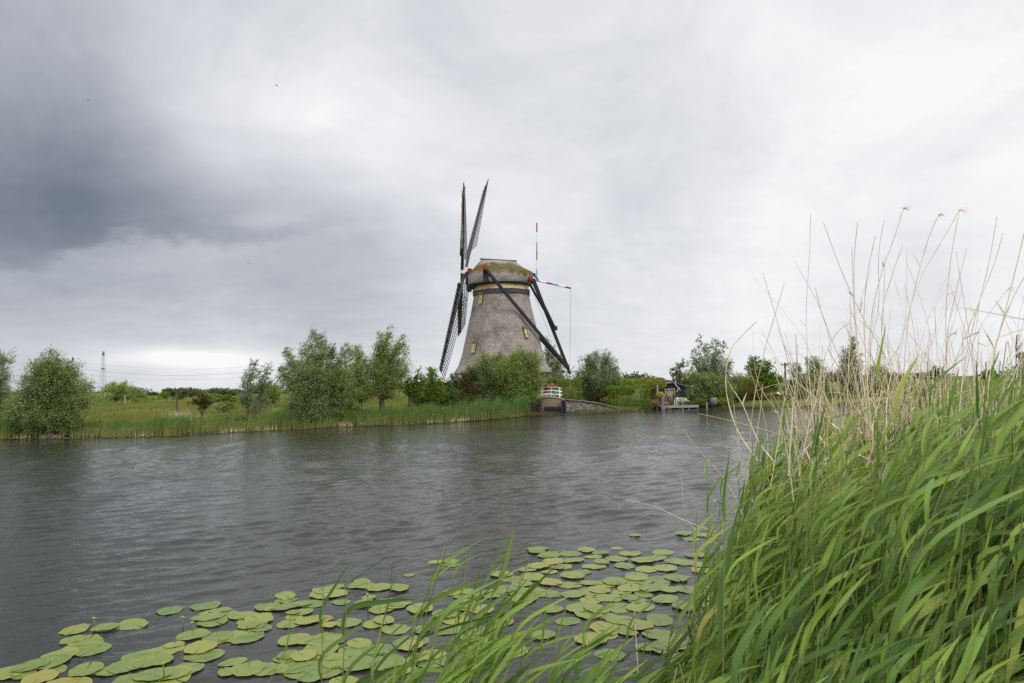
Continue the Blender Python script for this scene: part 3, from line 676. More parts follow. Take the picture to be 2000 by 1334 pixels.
TREES = [
 # name, label, cat, D, base, blobs, mat, kwargs
 ('willow_tree', 'airy willow cut by the edge of the view behind the big round bush', 'tree', 47, (-8, 840), [(-8, 735, 34, 45), (5, 700, 22, 22), (-20, 790, 40, 40)], WG, dict(lai=1.1, wind=.5)),
 ('willow_bush', 'big round silvery green willow bush hanging over the water', 'bush', 39.5, (98, 850), [(100, 712, 34, 36), (75, 735, 40, 40), (128, 738, 38, 40), (52, 775, 38, 42), (105, 770, 60, 45), (148, 785, 38, 44), (85, 815, 50, 30), (128, 825, 34, 22), (30, 805, 34, 34)], WIL, dict(lai=2.5, wind=.35, leaf=(.10, .034), trunk=.2, head=(98, 825), upright=.4)),
 ('bush', 'bright green bush beyond the meadow below the pylon', 'bush', 78, (225, 790), [(212, 768, 30, 20), (240, 765, 26, 22), (200, 778, 22, 14)], WF, dict(lai=2.2, leaf=(.16, .06), wind=.3)),
 ('bush', 'second bright green bush beyond the meadow, beside the first', 'bush', 80, (262, 790), [(262, 772, 24, 17), (285, 781, 16, 9)], WF, dict(lai=2.2, leaf=(.16, .06), wind=.2)),
 ('small_tree', 'round fresh green little tree far beyond the meadow', 'tree', 120, (318, 782), [(321, 774, 12, 9)], M['hedge'], dict(lai=2.4, leaf=(.25, .10))),
 ('bush', 'yellowish bush beside the round little tree beyond the meadow', 'bush', 100, (300, 785), [(298, 781, 16, 7)], GD, dict(lai=2.0, leaf=(.2, .08))),
 ('bush', 'brownish thin bush behind the leaning post', 'bush', 100, (352, 785), [(350, 778, 18, 9)], OL, dict(lai=1.6, leaf=(.2, .07))),
 ('hawthorn_tree', 'small dark tree with white blossom standing alone on the meadow', 'tree', 46, (393, 812), [(397, 776, 17, 13), (385, 782, 12, 9), (408, 784, 11, 9), (394, 800, 8, 10)], M['olive'], dict(lai=2.4, leaf=(.09, .05), trunk=.07, head=(395, 800))),
 ('bush', 'light green bush on the meadow right of the small dark tree', 'bush', 56, (425, 800), [(422, 778, 20, 10), (445, 781, 22, 11)], GD, dict(lai=2.0, leaf=(.12, .06))),
 ('bush', 'low green bush at the foot of the slender willow', 'bush', 48, (433, 812), [(433, 797, 19, 13)], WIL, dict(lai=2.3, leaf=(.09, .05))),
 ('willow_tree', 'slender airy young willow, tallest of the sparse ones', 'tree', 45, (482, 832), [(494, 712, 9, 22), (485, 740, 17, 28), (478, 770, 18, 26), (486, 800, 24, 24)], WG, dict(lai=.95, leaf=(.10, .034), trunk=.06, head=(484, 800), wind=.7, upright=1.0, blen=1.5)),
 ('willow_tree', 'sparse twin-topped young willow between the slender one and the big cluster', 'tree', 47, (508, 828), [(522, 722, 9, 19), (508, 730, 6, 18), (514, 752, 15, 18), (505, 790, 20, 24)], WG, dict(lai=.9, leaf=(.10, .034), trunk=.06, head=(508, 780), wind=.7, upright=1.0, blen=1.5)),
 ('bush', 'rounded green bush behind the two sparse willows', 'bush', 56, (528, 800), [(530, 765, 24, 18), (515, 778, 22, 14)], WF, dict(lai=2.2, leaf=(.11, .05))),
 ('bush', 'low dark bramble bush at the water edge', 'bush', 43.6, (466, 842), [(464, 826, 20, 10), (480, 832, 14, 7)], DK, dict(lai=2.2, leaf=(.07, .045))),
 ('willow_tree', 'large leaning many-stemmed willow with two feathery tops on the bank', 'tree', 44.5, (624, 830), [(612, 660, 13, 24), (629, 668, 12, 26), (597, 690, 17, 28), (623, 700, 17, 26), (560, 690, 10, 22), (566, 720, 22, 24), (600, 735, 40, 34), (560, 750, 24, 24), (590, 775, 44, 28), (612, 800, 42, 26), (580, 805, 34, 20), (548, 735, 12, 30), (620, 818, 30, 12), (600, 815, 30, 14)], WIL, dict(lai=1.6, leaf=(.10, .034), trunk=.10, head=(622, 812), wind=.85, upright=.9, blen=1.6)),
 ('willow_tree', 'dense dark green willow crown joined to the leaning one', 'tree', 45.5, (640, 830), [(645, 688, 13, 22), (655, 712, 28, 28), (645, 745, 40, 34), (672, 755, 32, 34), (650, 785, 38, 26), (672, 795, 30, 18)], WIL, dict(lai=2.3, leaf=(.10, .036), trunk=.14, head=(640, 805), wind=.6, upright=.7)),
 ('pollard_willow', 'pollard willow with a short stout trunk beside the dense dark one', 'tree', 49, (702, 808), [(672, 684, 10, 18), (690, 690, 12, 20), (705, 712, 22, 28), (688, 735, 30, 30), (708, 760, 28, 26), (690, 778, 26, 14)], WF, dict(lai=1.7, leaf=(.10, .036), trunk=.17, head=(702, 782), wind=.6, upright=1.0, blen=1.6)),
 ('pollard_willow', 'tall pollard willow with wind-swept shoots fanning from one head', 'tree', 49.5, (744, 804), [(762, 650, 10, 22), (742, 664, 12, 24), (758, 680, 20, 30), (786, 668, 10, 20), (789, 690, 12, 22), (735, 692, 16, 30), (775, 715, 24, 30), (740, 725, 28, 30), (762, 750, 34, 26), (738, 762, 24, 18), (770, 772, 20, 10)], WF, dict(lai=1.45, leaf=(.10, .036), trunk=.20, head=(745, 783), wind=.7, upright=1.1, blen=1.7, spread=.15)),
 ('elder_tree', 'small forked elder with open round crown left of the dark bush', 'tree', 51, (800, 800), [(795, 752, 16, 20), (815, 735, 13, 16), (812, 762, 20, 18), (825, 748, 12, 14)], HG, dict(lai=2.1, leaf=(.10, .06), trunk=.11, head=(800, 782))),
 ('bush', 'tall upright green bush beside the lower sails', 'bush', 54, (845, 800), [(846, 732, 14, 20), (838, 755, 20, 24), (856, 765, 20, 28)], M['hedge'], dict(lai=2.3, leaf=(.09, .05), wind=.1)),
 ('bush', 'dark ivy covered bush under the sails', 'bush', 56, (820, 800), [(822, 780, 26, 16), (850, 785, 26, 14), (880, 775, 26, 22), (872, 752, 16, 14)], DK, dict(lai=2.4, leaf=(.08, .06), wind=0)),
 ('bush', 'olive and reddish bush at the left foot of the mill', 'bush', 57, (905, 800), [(905, 745, 20, 20), (922, 735, 22, 18), (900, 772, 24, 20), (925, 765, 24, 28), (888, 738, 13, 13), (880, 760, 16, 16)], OL, dict(lai=2.3, leaf=(.09, .05), wind=.1)),
 ('willow_bush', 'broad grey-green willow bush in front of the mill body', 'bush', 57, (965, 803), [(948, 712, 26, 26), (974, 702, 20, 20), (925, 728, 18, 20), (935, 745, 24, 30), (970, 745, 34, 34), (955, 775, 40, 22)], WIL, dict(lai=2.4, leaf=(.11, .04), wind=.2, upright=.8)),
 ('willow_bush', 'taller domed willow bush in front of the mill, beside the railing', 'bush', 56, (1018, 803), [(1020, 696, 26, 22), (1045, 705, 20, 24), (1003, 715, 22, 26), (1030, 735, 32, 34), (1048, 745, 18, 26), (990, 722, 28, 28), (1000, 704, 16, 18), (1015, 770, 42, 26), (1040, 776, 18, 16)], WF, dict(lai=2.4, leaf=(.11, .04), wind=.2, upright=.8)),
 ('willow_tree', 'grey-green tree rising behind the mill under the long brace', 'tree', 104, (1075, 745), [(1072, 690, 16, 24), (1088, 705, 14, 24), (1066, 668, 8, 14), (1092, 728, 16, 14), (1068, 722, 18, 18)], WG, dict(lai=1.6, leaf=(.2, .07), wind=.3)),
 ('willow_bush', 'round grey willow bush above the stone wall', 'bush', 64, (1165, 790), [(1168, 702, 26, 20), (1145, 712, 20, 22), (1190, 715, 22, 26), (1150, 735, 28, 28), (1180, 745, 32, 30), (1160, 768, 34, 22), (1135, 745, 14, 24), (1200, 735, 16, 20)], WG, dict(lai=2.5, leaf=(.12, .042), wind=.15, upright=.4)),
 ('bush', 'grey green bush behind the railing under the tail pole', 'bush', 72, (1082, 770), [(1082, 742, 22, 14), (1072, 752, 16, 12), (1098, 735, 18, 10)], WG, dict(lai=2.0, leaf=(.12, .045), wind=.1)),
 ('tree', 'dark broadleaf tree peeping above the garden vine', 'tree', 78, (1322, 760), [(1312, 722, 7, 7), (1325, 716, 9, 8), (1334, 708, 5, 9), (1325, 730, 14, 8)], DK, dict(lai=2.3, leaf=(.14, .09))),
 ('willow_tree', 'tall airy willow over the dark boathouse', 'tree', 67, (1385, 790), [(1364, 664, 8, 14), (1360, 690, 13, 20), (1385, 682, 16, 20), (1398, 668, 12, 11), (1412, 676, 8, 12), (1350, 712, 14, 18), (1378, 715, 24, 24), (1404, 705, 20, 24), (1385, 745, 34, 22), (1415, 722, 16, 16)], WG, dict(lai=1.15, leaf=(.14, .06), wind=.3, upright=.8, trunk=.12, head=(1387, 775))),
 ('tree', 'thick olive green tree in front of the boathouse wall', 'tree', 62, (1392, 796), [(1350, 765, 14, 18), (1345, 733, 18, 12), (1365, 778, 14, 12), (1372, 745, 24, 20), (1400, 750, 30, 24), (1395, 772, 36, 16), (1425, 712, 14, 12), (1420, 765, 24, 18)], M['willow'], dict(lai=2.2, leaf=(.11, .05), wind=.1)),
 ('bush', 'reddish brown shrub over the boathouse roof', 'bush', 66, (1330, 775), [(1330, 735, 16, 9), (1346, 742, 14, 10)], OL, dict(lai=2.0, leaf=(.11, .05), wind=0)),
 ('tree', 'dense bright green leafy tree right of the boathouse garden', 'tree', 70, (1490, 792), [(1478, 705, 14, 14), (1465, 715, 10, 12), (1498, 715, 18, 16), (1480, 735, 26, 26), (1508, 745, 20, 24), (1495, 765, 30, 24)], HG, dict(lai=2.6, leaf=(.14, .09), wind=0)),
 ('bush', 'yellow-brown shrub at the water below the bright leafy tree', 'bush', 63, (1460, 794), [(1450, 770, 24, 18), (1478, 762, 20, 20), (1436, 782, 20, 12), (1490, 780, 20, 12)], OL, dict(lai=2.3, leaf=(.10, .05), wind=0)),
 ('bush', 'golden leaved shrub between the boathouse tree and the leafy tree', 'bush', 65, (1440, 790), [(1462, 745, 20, 14), (1425, 780, 22, 12), (1440, 758, 14, 12)], GD, dict(lai=2.0, leaf=(.10, .05), wind=0)),
 ('tree', 'pale thin tree behind the garden, between the two taller ones', 'tree', 110, (1440, 760), [(1440, 736, 16, 12)], WG, dict(lai=1.3, leaf=(.18, .07))),
 ('willow_tree', 'grey willow behind the dry reeds, first from the boathouse', 'tree', 70, (1560, 792), [(1548, 720, 14, 16), (1562, 745, 24, 24), (1545, 765, 24, 20)], WG, dict(lai=1.9, leaf=(.13, .05), wind=.2)),
 ('willow_tree', 'rounded willow behind the dry reeds in the middle of the group', 'tree', 72, (1598, 792), [(1590, 708, 20, 14), (1602, 730, 26, 24), (1585, 755, 28, 26), (1612, 768, 26, 18)], WIL, dict(lai=2.1, leaf=(.13, .05), wind=.2)),
 ('willow_tree', 'tallest feathery willow behind the dry reeds', 'tree', 74, (1660, 790), [(1665, 672, 12, 16), (1655, 695, 16, 20), (1672, 708, 16, 20), (1650, 730, 24, 26), (1668, 755, 28, 26)], WG, dict(lai=1.6, leaf=(.13, .05), wind=.3)),
 ('willow_tree', 'dark low willow at the end of the group behind the dry reeds', 'tree', 74, (1712, 788), [(1702, 725, 16, 14), (1725, 722, 18, 14), (1712, 748, 28, 22), (1735, 760, 18, 18)], WIL, dict(lai=2.2, leaf=(.13, .05), wind=.2)),
 ('tree', 'small round far tree behind the thickest dry reeds', 'tree', 190, (1828, 742), [(1828, 724, 16, 9), (1838, 732, 16, 8)], DK, dict(lai=2.3, leaf=(.35, .16))),
]
seed = 0
for (nm, lab, cat, D, bs, bl, mt, kw) in TREES:
    seed += 1
    tree(nm, lab, cat, D, bs, bl, mt, seed=seed, **kw)

def hedge(name, label, boxes, mat, leaf=(.08, .05), lai=2.6, seed=1, cat='hedge', hang=0.0):
    """clipped or hanging foliage: leaves spread over and just inside rounded blocks; boxes: (px0, py0, px1, py1, D, depth)"""
    rg = np.random.default_rng(seed); LV = []; twp = []; x0 = P((boxes[0][0]+boxes[0][2])/2, boxes[0][3], boxes[0][4]); x0[2] = gz(x0[0], x0[1])
    root = thing(name, label, cat, x0)
    for (a, b, c, d, D, dep) in boxes:
        p = P(a, d, D); q = P(c, b, D); ctr = (p+q)/2 + np.array([0, dep/2, 0]); hs = np.array([abs(q[0]-p[0])/2, dep/2, abs(q[2]-p[2])/2])
        area = 4*(hs[0]*hs[2]*2+hs[0]*hs[1]+hs[1]*hs[2]*2)
        n = int(area*lai/(leaf[0]*leaf[1]*.5)*.42)
        v = rg.uniform(-1, 1, (n, 3)); ax_ = rg.integers(0, 3, n); m_ = rg.random(n) < .8
        v[m_, ax_[m_]] = np.sign(v[m_, ax_[m_]])*(1-.18*rg.random(m_.sum()))
        nv = (np.abs(v)**5).sum(1, keepdims=True)**.2; v = v/np.maximum(nv, 1e-6)*np.minimum(nv, 1.0)
        bump = 1 + .07*np.sin(v[:, :1]*7+seed)+.06*np.sin(v[:, 2:]*6+v[:, :1]*4)
        pos = ctr + v*hs*bump + rg.normal(size=(n, 3))*.05
        dl = norm(norm(v)*.6 + rg.normal(size=(n, 3))*.6 + np.array([.2, 0, .1-hang]))
        V_, F_ = leaf_quads(rg, pos, dl, leaf[0], leaf[1]); LV.append(V_)
        k_ = 30; t_ = np.linspace(0, 1, 5)[None, :, None]; st = ctr*np.array([1, 1, 0])+rg.uniform(-.6, .6, (k_, 3))*hs*np.array([1, 1, 0])+np.array([0, 0, ctr[2]-hs[2]])
        en = ctr+rg.uniform(-.8, .8, (k_, 3))*hs; twp.append(st[:, None]*(1-t_)+en[:, None]*t_)
    tw_ = np.concatenate(twp); tv, tf = tubes(tw_, np.linspace(.02, .006, 5)[None]*np.ones((len(tw_), 1)), 4)
    npmesh('branches', tv, tf, M['twig'], root, x0)
    V_ = np.vstack(LV); npmesh('foliage', V_, np.arange(len(V_)).reshape(-1, 4), mat, root, x0)
    return root
hedge('hedge', 'clipped bright green hedge beside the white railing', [(1091, 740, 1135, 784, 61, 2.0)], HG, seed=3)
hedge('vine', 'green climber hanging from the garden wall down to the water', [(1188, 752, 1272, 800, 61, 1.8), (1205, 744, 1240, 770, 62, 1.6)], HG, leaf=(.13, .06), seed=4, cat='climber', hang=.8)
hedge('pergola_vine', 'long yellow-green vine roof stretching over the terrace', [(1200, 739, 1306, 757, 66, 4.0), (1268, 744, 1302, 758, 62, 2.0)], GD, leaf=(.13, .07), seed=5, cat='climber')
hedge('hedge', 'dark low hedge behind the reeds under the mill', [(860, 752, 1050, 800, 61, 1.5)], DK, seed=6, lai=1.8)
hedge('bush', 'low dark undergrowth below the round grey bush', [(1130, 768, 1205, 794, 63, 1.5)], DK, seed=7, lai=1.6, cat='bush')
hedge('bush', 'dark shrubs overhanging the water right of the yellow flowers', [(1418, 774, 1500, 800, 63.4, 2.4), (1495, 768, 1560, 799, 63.6, 2.4)], M['olive'], seed=8, lai=2.0, cat='bush')
hedge('bush', 'dark waterside scrub behind the dry reeds on the far bank', [(1555, 766, 1700, 797, 64.0, 2.6), (1690, 760, 1830, 793, 66.0, 2.6)], DK, seed=9, lai=2.0, cat='bush')
hedge('bush', 'low green scrub between the boathouse deck and the yellow flowers', [(1366, 776, 1404, 795, 64.5, 1.4)], HG, seed=10, lai=1.8, cat='bush')
for i_, (px, py, rx, ry, D, mt, lb) in enumerate(((275, 784, 14, 8, 70, GD, 'yellow-green weed clump in front of the bushes beyond the meadow'), (372, 790, 12, 6, 62, GD, 'pale weed clump behind the small dark tree'), (415, 806, 12, 6, 50, WF, 'fresh green weed clump right of the small dark tree'), (452, 800, 15, 9, 52, GD, 'yellow weed clump left of the slender willow'), (545, 812, 16, 10, 50, GD, 'golden weed clump between the sparse and the large willows'), (660, 812, 18, 10, 47, GD, 'golden weeds beside the foot of the large willow'), (690, 806, 14, 8, 52, GD, 'small golden weeds left of the short pollard trunk'), (640, 815, 12, 8, 46, DK, 'dark nettles at the foot of the dense willow'))):
    tree('weed_clump', lb, 'weeds', D, (px, py+ry), [(px, py, rx, ry)], mt, leaf=(.09, .045), lai=1.6, seed=60+i_, wind=.2, trunk=.04)
# far tree line and hedgerows, one mass
rg = np.random.default_rng(77); LV = []
for i in range(150):
    az_ = rg.uniform(-.78, .85); D = rg.uniform(130, 520); x = D*math.tan(az_); s_ = (1.2+2.6*rg.random()**2)*(1 if D > 220 else .75)
    if abs(x-MILL[0]) < 20 and D < 140: continue
    c = np.array([x, D, gz(x, D)+s_*.55]); n = int(260+s_*160)
    pos = c + rnd_ball(rg, n, .5)*np.array([s_*rg.uniform(1.3, 3.2), s_, s_*.8]); pos[:, 2] = np.maximum(pos[:, 2], c[2]-s_*.6)
    V_, F_ = leaf_quads(rg, pos, norm(rg.normal(size=(n, 3))), .55+.0012*D, .32+.0006*D); LV.append(V_)
for i in range(70):
    az_ = rg.uniform(-.85, .9); D = rg.uniform(600, 1300); x = D*math.tan(az_); s_ = rg.uniform(3.5, 7); n = 260
    pos = np.array([x, D, 1+s_*.5]) + rnd_ball(rg, n, .5)*np.array([s_*rg.uniform(2, 6), s_*2, s_*.7])
    V_, F_ = leaf_quads(rg, pos, norm(rg.normal(size=(n, 3))), 2.4, 1.5); LV.append(V_)
V_ = np.vstack(LV); tag(npmesh('far_hedgerows', V_, np.arange(len(V_)).reshape(-1, 4), M['far_leaf']), 'low far hedgerows and tree line along the horizon', 'hedgerow', kind='stuff')
# near hedges of the meadow's back edge
for (x0, x1, y0, D, lab, mt) in ((-20, 190, 770, 66, 'long low hedge behind the big round bush', WIL), (288, 372, 784, 84, 'low weedy hedge along the back of the meadow', GD), (560, 830, 762, 70, 'green hedge running behind the willows', WF), (1500, 1760, 757, 82, 'hedge behind the willows on the far bank', WIL), (1745, 1990, 742, 90, 'low green scrub on the far bank behind the reeds', WF)):
    hedge('hedge', lab, [(x0, y0, x1, y0+30, D, 2.5)], mt, leaf=(.17, .08), lai=1.9, seed=x1)

# ------------------------------------------------------------------ far bank reeds, meadow grass
def blades(rg, base, h, lean, wd, k=4):
    n = len(base); t_ = np.linspace(0, 1, k)[None, :, None]
    d = np.stack([lean[:, 0], lean[:, 1], np.ones(n)], -1)
    ctr = base[:, None] + np.stack([d[:, 0:1]*t_[..., 0]**2, d[:, 1:2]*t_[..., 0]**2, t_[..., 0]*np.ones((n, 1))], -1)*h[:, None, None]
    a = rg.random(n)*pi; s_ = np.stack([np.cos(a), np.sin(a)*.5, np.zeros(n)], -1)[:, None]
    w_ = wd*(1-t_*.92)*.5*(.6+.8*rg.random((n, 1, 1)))
    V_ = np.stack([ctr-s_*w_, ctr+s_*w_], 2).reshape(-1, 3); idx = np.arange(n*k*2).reshape(n, k, 2)
    return V_, np.stack([idx[:, :-1, 0], idx[:, :-1, 1], idx[:, 1:, 1], idx[:, 1:, 0]], -1).reshape(-1, 4)
rg = np.random.default_rng(21)
xA, xB = G(-120, 858)[0], G(1032, 811)[0]
n = 26000; x = rg.uniform(xA, xB, n); pxx = 1000+x/shoreF(x)*FPX
dens = .18+.82*(np.sin(x*1.3)*np.sin(x*.47+1)+.25*np.sin(x*4.1) > -.28); dens = np.where((pxx > 60) & (pxx < 178), .25, dens); dens = np.where((pxx > 405) & (pxx < 500), .3, dens); dens = np.where((pxx > 565) & (pxx < 650), .35, dens)
hh = np.interp(pxx, [-100, 0, 190, 280, 330, 400, 470, 540, 600, 660, 760, 860, 960, 1040], [1.6, 1.5, .5, .9, 1.1, .85, .6, 1.2, .7, .9, 1.0, 1.15, 1.65, 1.35])
hh = 1.12*hh*(.82+.16*np.sin(x*2.1)*np.sin(x*.83+2)+.12*np.sin(x*5.3+1)*np.sin(x*3.1))
keep = rg.random(n) < dens; x = x[keep]; hh = hh[keep]; n = len(x)
dep = rg.random(n)**.8*2.3-.12-.32*np.clip(np.sin(x*1.9)+np.sin(x*.61+2)+.6*np.sin(x*5.1), 0, 2); y = shoreF(x)+dep; base = np.stack([x, y, np.maximum(ground(x, y), -.02)-.02], -1)
V_, F_ = blades(rg, base, hh*(.45+.65*rg.random(n)), np.stack([.12+.16*rg.random(n)+.12*rg.normal(size=n), .1*rg.normal(size=n)], -1), .05)
tag(npmesh('bank_reeds', V_, F_, M['far_reed']), 'fresh green reeds growing along the far water edge', 'reeds', kind='stuff')
n = 2600; x = rg.uniform(xA, xB, n); x = x[(np.sin(x*1.1)+np.sin(x*3.3+1)) > .2]; n = len(x); y = shoreF(x)-.3+rg.random(n)*.7; base = np.stack([x, y, np.full(n, -.05)], -1)
V_, F_ = blades(rg, base, .12+.3*rg.random(n), .15*rg.normal(size=(n, 2)), .03)
tag(npmesh('old_reed_stubble', V_, F_, M['dry_stem']), 'straw coloured old reed stubble at the foot of the green reeds', 'reeds', kind='stuff')
n = 2200; x = rg.uniform(G(1130, 806)[0], 60, n); y = shoreF(x)+rg.random(n)*.8; base = np.stack([x, y, np.maximum(ground(x, y), 0)-.03], -1)
V_, F_ = blades(rg, base, .10+.25*rg.random(n), .25*rg.normal(size=(n, 2))+[.1, 0], .05)
tag(npmesh('bank_weeds', V_, F_, M['grass']), 'rough weeds along the far bank below the garden', 'weeds', kind='stuff')
n = 80000; x = rg.uniform(-62, 4, n); y = shoreF(x)+1.6+rg.random(n)**1.35*32; ok = np.hypot(x-MILL[0], y-MILL[1]) > 6.5
x, y = x[ok], y[ok]; n = len(x); base = np.stack([x, y, ground(x, y)-.02], -1)
V_, F_ = blades(rg, base, (.08+.30*rg.random(n)**2)*(1+.6*np.sin(x*1.6)*np.sin(y*1.5))*(.6+.8*(np.sin(x*.5+y*.3)*np.sin(y*.7)>0)), np.stack([.2+.2*rg.normal(size=n), .2*rg.normal(size=n)], -1), .055, 3)
tag(npmesh('meadow_grass', V_, F_, M['grass']), 'rough meadow grass with dry yellow patches behind the reeds', 'grass', kind='stuff')
# tuft of dead stalks around the leaning post
b = P(352, 828, 41.5); b[2] = .1; n = 500
base = b+np.stack([rg.normal(size=n)*.28, rg.normal(size=n)*.2, np.zeros(n)], -1)
V_, F_ = blades(rg, base, .5+.9*rg.random(n), np.stack([.35*rg.normal(size=n), .3*rg.normal(size=n)], -1), .022)
tag(npmesh('dead_stalks', V_-b, F_, M['dry_stem'], loc=b), 'tuft of dead pinkish brown stalks around the leaning post', 'dry plants')
# duckweed line along the far edge
rg = np.random.default_rng(9); n = 5200; x = np.concatenate([rg.uniform(xA, 2, n-3000), rg.uniform(-6, 22, 3000)]); y = shoreF(x)-.15-np.abs(rg.normal(size=n))*.35-np.where(x > 0, .35, 0)*rg.random(n)
a = rg.random(n)*6.28; s_ = .03+.07*rg.random(n); pts = []
for k in range(5): pts.append(np.stack([x+s_*1.6*np.cos(a+k*1.257), y+s_*np.sin(a+k*1.257), np.full(n, .022)], -1))
V_ = np.stack(pts, 1).reshape(-1, 3)
tag(npmesh('duckweed', V_, np.arange(5*n).reshape(n, 5), M['algae']), 'yellow-green duckweed drifting along the far water edge', 'duckweed', kind='stuff')
# ------------------------------------------------------------------ quay wall, railing, garden, boathouse, deck
def px_l(px, py, D): return P(px, py, D)
def quay():
    o = P(1072, 808, 56.5); o[2] = 0; root = thing('quay_wall', 'old brick quay wall with arched top and dark timber gate', 'wall', o)
    xL, xR = P(1036, 800, 57)[0], P(1103, 800, 57)[0]; f0 = 56.6
    def top(x): t_ = (x-xL)/(xR-xL); return P(1070, 776, 57)[2] - .28*(2*t_-1)**2
    m = MB(); N = 18; rgs = []
    for i in range(N+1):
        x = xL+(xR-xL)*i/N; y = f0+.55*((2*i/N-1)**2); z = top(x)
        rgs.append([(x, y, -.8), (x, y, z), (x, y+.45, z), (x, y+.45, -.8)])
    m.rings(rgs); m.build('brick_face', M['brick'], root, o)
    c = MB(); rgs = []
    for i in range(N+1):
        x = xL-.05+(xR-xL+.1)*i/N; y = f0+.55*((2*i/N-1)**2); z = top(x)+.005
        rgs.append([(x, y-.06, z), (x, y-.06, z+.10), (x, y+.52, z+.10), (x, y+.52, z)])
    c.rings(rgs).build('coping', M['plank'], root, o)
    g = MB(); a, b = P(1064, 800, 56.5)[0], P(1096, 800, 56.5)[0]; zt = P(1080, 794, 56.5)[2]
    for i in range(12):
        x = a+(b-a)*(i+.5)/12; g.box((x, f0-.02, (zt-.5)/2+.02*sin(i*2.1)), ((b-a)/12-.015, .08, zt+.5))
    g.box(((a+b)/2, f0-.09, zt-.12), (b-a+.1, .07, .14)); g.build('timber_gate', M['black_wood'], root, o)
    for px in (1054, 1099, 1103):
        x = P(px, 800, 56.4)[0]; zt_ = P(px, 783, 56.4)[2]
        MB().box((x, f0-.06, (zt_-.8)/2), (.24, .26, zt_+.8)).build('timber_pile', M['black_wood'], root, o)
quay()
def stone_wall():
    a = P(1104, 781, 57.2); b = P(1165, 788, 59.0); c = P(1212, 800, 60.2); o = a.copy(); o[2] = 0
    root = thing('stone_wall', 'low rubble stone wall sloping down to the water under the round grey bush', 'wall', o)
    m = MB(); m.rings([[(p[0], p[1]-.05, -.8), (p[0], p[1]+.02, p[2]), (p[0], p[1]+.4, p[2]), (p[0], p[1]+.4, -.8)] for p in (a, P(1135, 784, 58), b, P(1190, 794, 59.6), c)]).build('rubble_face', M['cobble'], root, o)
    q = MB()
    pl = [a, P(1135, 784, 58), b, P(1190, 794, 59.6), c]
    for p0, p1 in zip(pl[:-1], pl[1:]): q.beam(p0+[0, .16, .05], p1+[0, .16, .05], .5, .09)
    q.build('coping', M['brick'], root, o)
    # left wing of the quay behind the reeds
stone_wall()
def railing(D, label, pxs, y0):
    o = P(1075, 778, D); root = thing('railing', label, 'railing', o, 'white railings round the quay')
    def pt(px, h): t_ = (px-1076)/32.; p = P(px, y0, D+.5*t_*t_); p[2] += h - .26*t_*t_; return p
    for px in pxs:
        MB().tube([pt(px, -.06), pt(px, .86)], .028, 8).build('post', M['white'], root, o)
    for h in (.26, .56, .86):
        MB().tube([pt(x, h) for x in np.linspace(pxs[0]-5, pxs[-1]+5, 15)], .026, 8).build('rail', M['cream'] if h > .8 else M['white'], root, o, smooth=True)
railing(56.9, 'front curved white railing on the brick quay', (1045, 1059.5, 1076.5, 1092.5), 776)
railing(60.2, 'rear curved white railing half hidden behind the flower pot', (1054, 1068, 1082, 1094), 774.5)
def flowers(name, label, c, r, mat, leaf=(.07, .05), n=260, pot=None, cat='flowers', leafmat_=None):
    rg = np.random.default_rng(int(abs(c[0])*97)+n); root = thing(name, label, cat, c)
    if pot:
        MB().lathe((c[0], c[1], c[2]), [(.02, 0), (pot*.72, 0), (pot, pot*1.5), (pot*1.08, pot*1.5), (pot*1.08, pot*1.7), (pot*.9, pot*1.7), (pot*.85, pot*1.45), (.02, pot*1.4)], 16).build('pot', M['terracotta'], root, c, smooth=False)
    z = (pot or 0)*1.7+r[2]*.7
    for nm, mt, nn, sc in (('foliage', leafmat_ or HG, n, .92), ('blossoms', mat, n, 1.0)):
        v = rnd_ball(rg, nn, .35); v[:, 2] = np.where(nm == 'blossoms', np.abs(v[:, 2])*.9, v[:, 2])
        pos = np.array(c)+np.array([0, 0, z])+v*np.array(r)*sc
        V_, F_ = leaf_quads(rg, pos, norm(rg.normal(size=(nn, 3))), *leaf); npmesh(nm, V_, F_, mt, root, c)
    return root
q = P(1077, 772, 58.4)
flowers('flower_pot', 'pot of pink geraniums behind the white railing', P(1078, 768, 58.4)+[0, 0, .05], (.38, .35, .2), M['pink'], (.08, .06), 240, pot=.26, cat='flower pot')
flowers('flower_pot', 'small dark pot of pink flowers left of the geraniums on the quay', P(1066, 768, 58.8)+[0, 0, .0], (.22, .22, .16), M['purple'], (.08, .06), 200, pot=.2, cat='flower pot')
c = P(1084, 771, 58.1); j = thing('watering_jug', 'teal enamel jug standing behind the white railing', 'jug', c)
MB().lathe(c, [(.02, 0), (.13, 0), (.16, .1), (.15, .26), (.09, .38), (.10, .44), (.08, .44), (.07, .38), (.02, .3)], 16).build('jug_body', M['teal'], j, c, smooth=True)
MB().tube([c+[.1, 0, .4], c+[.24, 0, .36], c+[.25, 0, .2], c+[.14, 0, .1]], .018, 6).build('handle', M['teal'], j, c)
c = P(1058, 772, 58.0); j = thing('garden_chair', 'small green garden chair beside the bush on the quay', 'chair', c)
mm = MB(); mm.box(c+[0, 0, .42], (.4, .4, .04)); mm.build('seat', M['teal'], j, c)
MB().box(c+[0, .19, .72], (.4, .03, .30)).build('backrest', M['teal'], j, c)
for sx in (-.17, .17):
    for sy in (-.17, .17): MB().beam(c+[sx, sy, 0], c+[sx, sy, .42 if sy < 0 else .85], .035).build('leg', M['teal'], j, c)

